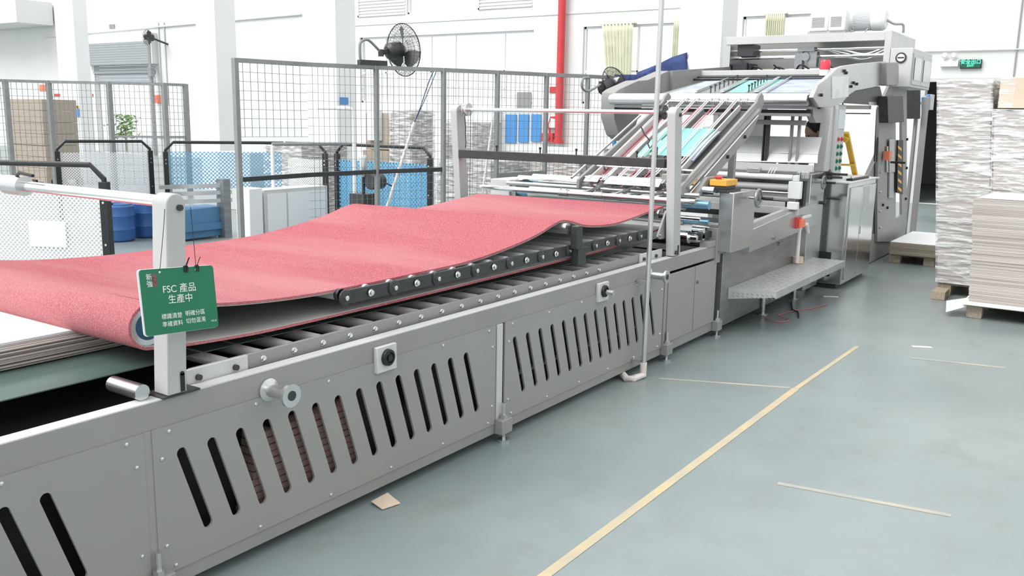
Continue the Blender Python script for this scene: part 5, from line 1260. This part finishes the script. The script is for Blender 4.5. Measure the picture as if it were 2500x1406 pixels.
c = pt(985, 122, 'y', YF2); pj = [tuple(pt(u, v, 'y', YF2)) for u, v in ((880, 150), (878, 125), (880, 104), (893, 97), (905, 102), (930, 128))]
s = bigfan(c, (-.98, .18, -.12), .275, 'large dark cage fan on top of the tall mesh fence', pj, pj[-1], .5)
MB().bar(pt(876, 152, 'y', YF2), pt(942, 155, 'y', YF2-.1), .07, .05).build('base_bar', 'graphite', s)
c = pt(1500, 203, 'y', 5.25); pj = [tuple(pt(u, v, 'y', 5.25)) for u, v in ((1437, 190), (1424, 192), (1420, 205), (1424, 218), (1438, 222), (1468, 205))]
bigfan(c, (-.88, .35, -.4), .20, 'dark cage fan facing away beside the feeder side plate', pj, pj[-1], 1.2)
# navy tarpaulin and blue pole behind the feeder
a0, a1, a2, a3 = pt(1669, 130, 'y', 7), pt(1560, 178, 'y', 7), pt(1600, 205, 'y', 7), pt(1672, 205, 'y', 7)
b = MB(); n = 10; vs = []
tpv = [(1678, 128), (1669, 131), (1640, 140), (1610, 155), (1580, 168), (1555, 178)]
for k, (u, v) in enumerate(tpv):
    for j in range(5): vs.append(pt(u, v+(208-v)*j/4, 'x', 11.97+.04*math.sin(j*1.7+k*2)))
for k in range(5):
    for j in range(4): i = k*5+j; b.f.append((i, i+1, i+6, i+5))
b.v = vs; o = b.build('tarpaulin', 'navy'); o.modifiers.new('thickness', 'SOLIDIFY').thickness = .01; tag(o, 'navy blue tarpaulin slung up behind the feeder', 'tarpaulin')
b = MB(); vs = []; pu = [1500, 1512, 1524, 1536, 1548, 1560, 1575, 1600]
for k, u in enumerate(pu):
    for j in range(3): vs.append(pt(u, 182+(44-k*2)*j/2, 'y', 5.6+.05*(k % 2)))
for k in range(len(pu)-1):
    for j in range(2): i = k*3+j; b.f.append((i, i+1, i+4, i+3))
b.v = vs; o = b.build('hanging_cloth', 'navy'); o.modifiers.new('thickness', 'SOLIDIFY').thickness = .01; tag(o, 'pleated navy cloth hanging behind the feeder side plate', 'cloth')
a_ = pt(1493, 225, 'y', 5.7); b_2 = pt(1500, 352, 'y', 5.7); s = MB().tube([tuple(a_), tuple(pt(1489, 270, 'y', 5.7)), tuple(pt(1494, 300, 'y', 5.7)), tuple(b_2), (b_2.x+.05, 5.7, 0)], .03, 10).build('blue_pole', 'blue_sign'); tag(s, 'blue plastic wrapped pole beside the feeder nose', 'pole')
s = MB().box(10.0, 10.03, 4.5, 4.9, 2.08, 2.11).build('rail', 'fence') if False else None
#PART5
# ---------------------------------------------------------------- stacks of boards and cartons
def wood_pallet(cx_, cy_, lx_, ly_, label, h=.13, lo='x'):
    s = thing('wooden_pallet', label, 'pallet', (cx_, cy_, 0))
    for i in range(3):
        for j in range(3):
            x = cx_+(-.5+.5*i)*(lx_-.1); y = cy_+(-.5+.5*j)*(ly_-.12); MB().box(x-.05, x+.05, y-.06, y+.06, 0, h-.02).build('block', 'wood', s, bevel=.003)
    for i in range(5):
        x = cx_+(-.5+.25*i)*(lx_-.1); MB().box(x-.05, x+.05, cy_-ly_/2, cy_+ly_/2, h-.02, h).build('deck_board', 'wood', s)
    return s
def sheets(x0_, x1_, y0_, y1_, z0_, z1_, n, name, m, label, cat='board stack', jit=.012, lean=(0, 0), seed=1, wrap=0.0, group=None, wave=0.0):
    rnd = random.Random(seed); s = thing(name, label, cat, ((x0_+x1_)/2, (y0_+y1_)/2, z0_), group); b = MB(); h = (z1_-z0_)/n
    for i in range(n):
        t = i/n; dx = lean[0]*t+rnd.uniform(-jit, jit)*(.4+.6*(rnd.random() < .3)); dy = lean[1]*t+rnd.uniform(-jit, jit)*(.4+.6*(rnd.random() < .3))+wave*math.sin(t*9)
        b.box(x0_+dx, x1_+dx, y0_+dy, y1_+dy, z0_+i*h+h*.06, z0_+(i+1)*h)
    b.build('sheets', m, s, smooth=False)
    if wrap:
        w = MB(); n2 = 26; vs = []; k2 = 28
        for i in range(n2+1):
            z = z0_+.003+(z1_-z0_+.015)*i/n2; t = i/n2
            P_ = [(x0_, y0_), (x1_, y0_), (x1_, y1_), (x0_, y1_)]
            for e in range(4):
                a_, c_ = P_[e], P_[(e+1) % 4]
                for q in range(7):
                    f = q/7; nx = (a_[0]+(c_[0]-a_[0])*f); ny = a_[1]+(c_[1]-a_[1])*f
                    ox = -1 if nx <= x0_+1e-6 else (1 if nx >= x1_-1e-6 else 0); oy = -1 if ny <= y0_+1e-6 else (1 if ny >= y1_-1e-6 else 0)
                    g = wrap*(.7+.6*rnd.random()); vs.append((nx+lean[0]*t+ox*(g+jit), ny+lean[1]*t+oy*(g+jit), z))
        for i in range(n2):
            for q in range(28): w.f.append((i*28+q, i*28+(q+1) % 28, (i+1)*28+(q+1) % 28, (i+1)*28+q))
        w.f.append(tuple(range(n2*28, n2*28+28))); w.v = [Vector(v) for v in vs]; w.build('stretch_wrap', 'wrap', s, label='clear stretch wrap')
    return s
# right side: tall wrapped stacks
wood_pallet(9.85, .88, 1.05, 1.06, 'wooden pallet under the tall wrapped board stack at the right', .12)
sheets(9.30, 10.35, .975, 1.41, .12, 1.99, 120, 'board_stack', 'board', 'tall plastic wrapped grey board stack nearest the tower', jit=.008, lean=(0, .17), seed=2, wrap=.008, group='tall wrapped board stacks')
sheets(9.30, 10.35, .36, .95, .12, 1.725, 105, 'board_stack', 'board', 'tall plastic wrapped grey board stack under the tan carton', jit=.008, lean=(0, .145), seed=3, wrap=.008, group='tall wrapped board stacks')
s = thing('carton', 'tan cardboard carton on top of the wrapped stack at the right edge', 'carton', (9.8, .8, 1.745))
MB().box(9.32, 10.3, .50, 1.07, 1.752, 2.02).build('carton_body', 'carton_tan', s, bevel=.004)
MB().box(9.317, 10.31, .95, 1.073, 1.755, 2.022).build('carton_label', 'wrap', s)
MB().box(9.316, 9.3195, .50, .96, 1.758, 1.80).build('carton_flap', 'carton_tan', s) if False else None
o = MB().box(9.02, 9.26, 1.29, 1.41, 0, .08).build('timber_block', 'wood', bevel=.004); tag(o, 'short timber block on the floor under the edge of the tall wrapped stack', 'timber')
wood_pallet(8.85, .52, 1.0, 1.0, 'low wooden pallet under the shorter board stack at the right edge', .12)
sheets(8.36, 9.22, .0, 1.01, .14, 1.0, 62, 'board_stack', 'board', 'shorter unwrapped stack of grey boards at the right edge', jit=.006, lean=(.0, .05), seed=8, wave=.006)
s = MB()
for k, (dx, z) in enumerate(((-.04, .122), (-.02, .128), (.0, .134))): s.add([(8.30+dx, 1.05, z), (8.30+dx, .05, z), (9.2, .05, z), (9.2, 1.05, z), (8.30+dx, 1.05, z+.004), (8.30+dx, .05, z+.004), (9.2, .05, z+.004), (9.2, 1.05, z+.004)], [(0, 3, 2, 1), (4, 5, 6, 7), (0, 1, 5, 4), (1, 2, 6, 5), (2, 3, 7, 6), (3, 0, 4, 7)])
s.add([(8.25, 1.16, .04), (8.5, 1.2, .09), (8.6, 1.02, .13), (8.28, 1.02, .10), (8.25, 1.16, .044), (8.5, 1.2, .094), (8.6, 1.02, .134), (8.28, 1.02, .104)], [(0, 1, 2, 3), (7, 6, 5, 4), (0, 4, 5, 1), (1, 5, 6, 2), (2, 6, 7, 3), (3, 7, 4, 0)])
tag(s.build('loose_sheets', 'paper', smooth=False), 'loose white sheets sticking out under the shorter board stack', 'paper')
s = MB().add([(8.40, 1.03, 1.003), (8.38, .35, 1.003), (9.16, .09, 1.003), (9.18, 1.0, 1.003), (8.40, 1.03, 1.008), (8.38, .35, 1.008), (9.16, .09, 1.008), (9.18, 1.0, 1.008)], [(0, 3, 2, 1), (4, 5, 6, 7), (0, 1, 5, 4), (1, 2, 6, 5), (2, 3, 7, 6), (3, 0, 4, 7)])
tag(s.build('cover_sheet', 'paper', smooth=False), 'white cover sheet on the shorter board stack', 'paper')
# low white topped stack further back
wood_pallet(11.7, 1.80, 1.1, .86, 'small pallet under the low white topped stack', .11)
sheets(11.08, 12.35, 1.30, 2.22, .11, .245, 7, 'board_stack', 'board_brown', 'low brown board stack with a white top beyond the control cabinet', jit=.006, seed=5)
tag(MB().box(11.08, 12.35, 1.30, 2.22, .247, .254).build('cover_sheet', 'paper', smooth=False), 'white cover sheet on the low brown stack', 'paper')
tag(MB().box(12.0, 12.6, 2.28, 2.62, .003, .015).build('floor_sheet', 'paper', smooth=False), 'white sheet lying on the floor beside the low stack', 'paper')
# behind the fences
def carton_stack(x0_, x1_, y0_, y1_, z1_, rows, cols, label, m='carton', grp='brown cartons behind the far fence', seed=1, axis='y', cap=None):
    rnd = random.Random(seed); h = (z1_-.12)/rows; d = (y1_-y0_)/cols
    names = ('bottom', 'second', 'third', 'fourth', 'fifth', 'sixth', 'seventh')
    for r_ in range(rows):
        for c_ in range(cols):
            dx = rnd.uniform(-.015, .015)
            o = MB().box(x0_+dx, x1_, y0_+c_*d+.004, y0_+(c_+1)*d-.004, .12+r_*h+.002, .12+(r_+1)*h-.002).build('carton', m, bevel=.006)
            side = ('right', 'left')[c_] if cols == 2 else ''
            tag(o, 'brown carton behind the far left fence, %s' % ('topmost of its stack' if r_ == rows-1 else names[r_]+' from the floor' if r_ else 'lowest of its stack, on the pallet'), 'carton', grp)
wood_pallet(10.58, 19.35, .8, 1.3, 'pallet under the brown cartons behind the far fence')
carton_stack(10.2, 10.95, 18.7, 20.0, 1.78, 7, 1, 'brown cartons stacked behind the far left fence')
# wrapped stacks through the tall fence
wood_pallet(10.9, 9.35, 1.0, 1.1, 'pallet under the brown cartons behind the tall fence')
sheets(10.5, 11.0, 9.0, 9.38, .13, 1.66, 24, 'board_stack', 'board_grey', 'dark wrapped board stack behind the leaning pole', seed=11, wrap=.02, jit=.01, group='wrapped stacks behind the fence')
o = MB().box(10.50, 11.0, 9.43, 10.0, .13, 1.05).build('carton', 'carton', bevel=.01); tag(o, 'large brown carton left of the dark wrapped stack, lower one', 'carton')
o = MB().box(10.52, 11.0, 9.43, 9.95, 1.06, 1.62).build('carton', 'carton', bevel=.01); tag(o, 'brown carton left of the dark wrapped stack, upper one', 'carton')
o = MB().box(10.46, 10.515, 9.6, 9.86, 1.2, 1.66).build('paper_bag', 'paper'); tag(o, 'white paper bag hanging on the upper brown carton', 'bag')
wood_pallet(11.8, 8.9, .7, .8, 'pallet under the pale wrapped stack behind the tall fence')
sheets(11.5, 12.1, 8.6, 9.15, .13, 1.5, 40, 'board_stack', 'board', 'pale wrapped board stack behind the last leaning rod', seed=12, wrap=.02, jit=.01, group='wrapped stacks behind the fence')
wood_pallet(10.6, 7.7, 1.0, 1.0, 'pallet under the lower wrapped stack behind the lift post')
sheets(10.1, 11.1, 7.25, 8.15, .13, .97, 20, 'board_stack', 'board_grey', 'knee high grey wrapped board stack behind the far lift post', seed=13, wrap=.02, jit=.01, group='wrapped stacks behind the fence')
wood_pallet(12.4, 7.4, 1.0, 1.1, 'pallet under the grey stack in front of the blue boards')
sheets(12.0, 12.9, 6.95, 7.95, .13, .98, 20, 'board_stack', 'board_brown', 'brown wrapped board stack in front of the blue boards', seed=14, wrap=.015, jit=.01, group='wrapped stacks behind the fence')
wood_pallet(13.9, 7.2, 1.0, 1.1, 'pallet under the brown stack near the incline')
sheets(13.4, 14.4, 6.7, 7.8, .13, 1.05, 20, 'board_stack', 'board_brown', 'brown wrapped board stack left of the inclined conveyor', seed=15, wrap=.015, jit=.01, group='wrapped stacks behind the fence')
wood_pallet(9.2, 9.9, 1.0, .8, 'pallet under the wrapped stack left of the brown cartons')
sheets(9.0, 9.9, 9.75, 10.5, .13, 1.15, 24, 'board_stack', 'board_grey', 'low wrapped board stack behind the short white barrier', seed=16, wrap=.02, jit=.01, group='wrapped stacks behind the fence')
wood_pallet(10.25, 6.15, .95, .8, 'pallet under the white topped stack beside the press end casing')
sheets(9.75, 10.7, 5.75, 6.5, .13, .72, 12, 'board_stack', 'board_grey', 'low wrapped stack with a white top beside the press end casing', seed=17, wrap=.015, jit=.01, group='wrapped stacks behind the fence')
tag(MB().box(9.75, 10.7, 5.75, 6.5, .745, .755).build('cover_sheet', 'paper'), 'white cover sheet on the low stack beside the press end casing', 'paper')
s = thing('long_box', 'long white box lying on the stack behind the lift beam', 'box', (12.3, 7.2, 1.0)); MB().box(12.05, 12.35, 6.55, 7.9, 1.005, 1.14).build('box_body', 'paper', s, bevel=.006); MB().box(12.04, 12.36, 6.50, 6.55, 1.005, 1.15).build('box_end', 'paint', s)
# office desks and papers far left behind the long blue barrier
for i, (u, v) in enumerate(((690, 385), (560, 378), (735, 380))):
    q = pt(u, v, 'z', .9); o = MB().box(q.x, q.x+.5, q.y-.5, q.y+.3, 0, .95).build('storage_box', 'paint_light', bevel=.01); tag(o, ('pale box on the floor behind the long blue barrier, middle one', 'pale box behind the left part of the long blue barrier', 'pale box behind the right end of the long blue barrier')[i], 'box')
# plant outside the shutter
s = thing('shrub', 'bright green shrub outside the open shutter', 'shrub', (21.5, 33.2, 0)); rnd = random.Random(2); b = MB()
for i in range(260):
    c_ = Vector((21.2+rnd.gauss(0, .2), 32.9+rnd.gauss(0, .3), .5+rnd.random()*.9)); d = Vector((rnd.gauss(0, 1), rnd.gauss(0, 1), rnd.gauss(0, 1))).normalized()*.09; e = d.orthogonal().normalized()*.04
    b.add([c_-d, c_+e, c_+d, c_-e], [(0, 1, 2, 3)])
b.build('leaves', 'greencloth', s, smooth=False); MB().cyl((21.2, 32.9, 0), (21.2, 32.9, .8), .03, 8).build('stem', 'wood', s)
# scraps and cables on the floor
q = pt(940, 1232, 'z', 0); tag(MB().add([(q.x-.05, q.y-.03, .004), (q.x+.04, q.y-.05, .004), (q.x+.06, q.y+.04, .02), (q.x-.03, q.y+.05, .01), (q.x-.05, q.y-.03, .007), (q.x+.04, q.y-.05, .007), (q.x+.06, q.y+.04, .023), (q.x-.03, q.y+.05, .013)], [(0, 3, 2, 1), (4, 5, 6, 7), (0, 1, 5, 4), (1, 2, 6, 5), (2, 3, 7, 6), (3, 0, 4, 7)]).build('paper_scrap', 'carton_tan'), 'crumpled tan paper scrap on the floor by the near slotted panel', 'scrap')
for i, (u, v) in enumerate(((2028, 725), (2250, 848))):
    q = pt(u, v, 'z', 0); tag(MB().bar((q.x-.03, q.y+.06, .004), (q.x+.03, q.y-.06, .004), .035, .005).build('paper_scrap', 'rubber_cream'), ('tiny white scrap on the floor under the step platform', 'small pale scrap on the aisle floor below the right stacks')[i], 'scrap')
cb = MB(); 
pts = [tuple(pt(u, v, 'z', .008)) for u, v in ((1860, 770), (1880, 782), (1910, 786), (1925, 780), (1900, 770), (1940, 758), (1985, 752), (2020, 742))]
tag(MB().tube(smooth_path(pts, 6), .0035, 6).build('cable', 'pink_cord'), 'thin red cable lying on the floor under the step platform', 'cable')
pts = [tuple(pt(u, v, 'z', .01)) for u, v in ((1932, 735), (1935, 755), (1948, 762), (1950, 775))]
tag(MB().tube(smooth_path(pts, 6), .006, 6).build('cable', 'black'), 'short black cable on the floor under the step platform', 'cable')
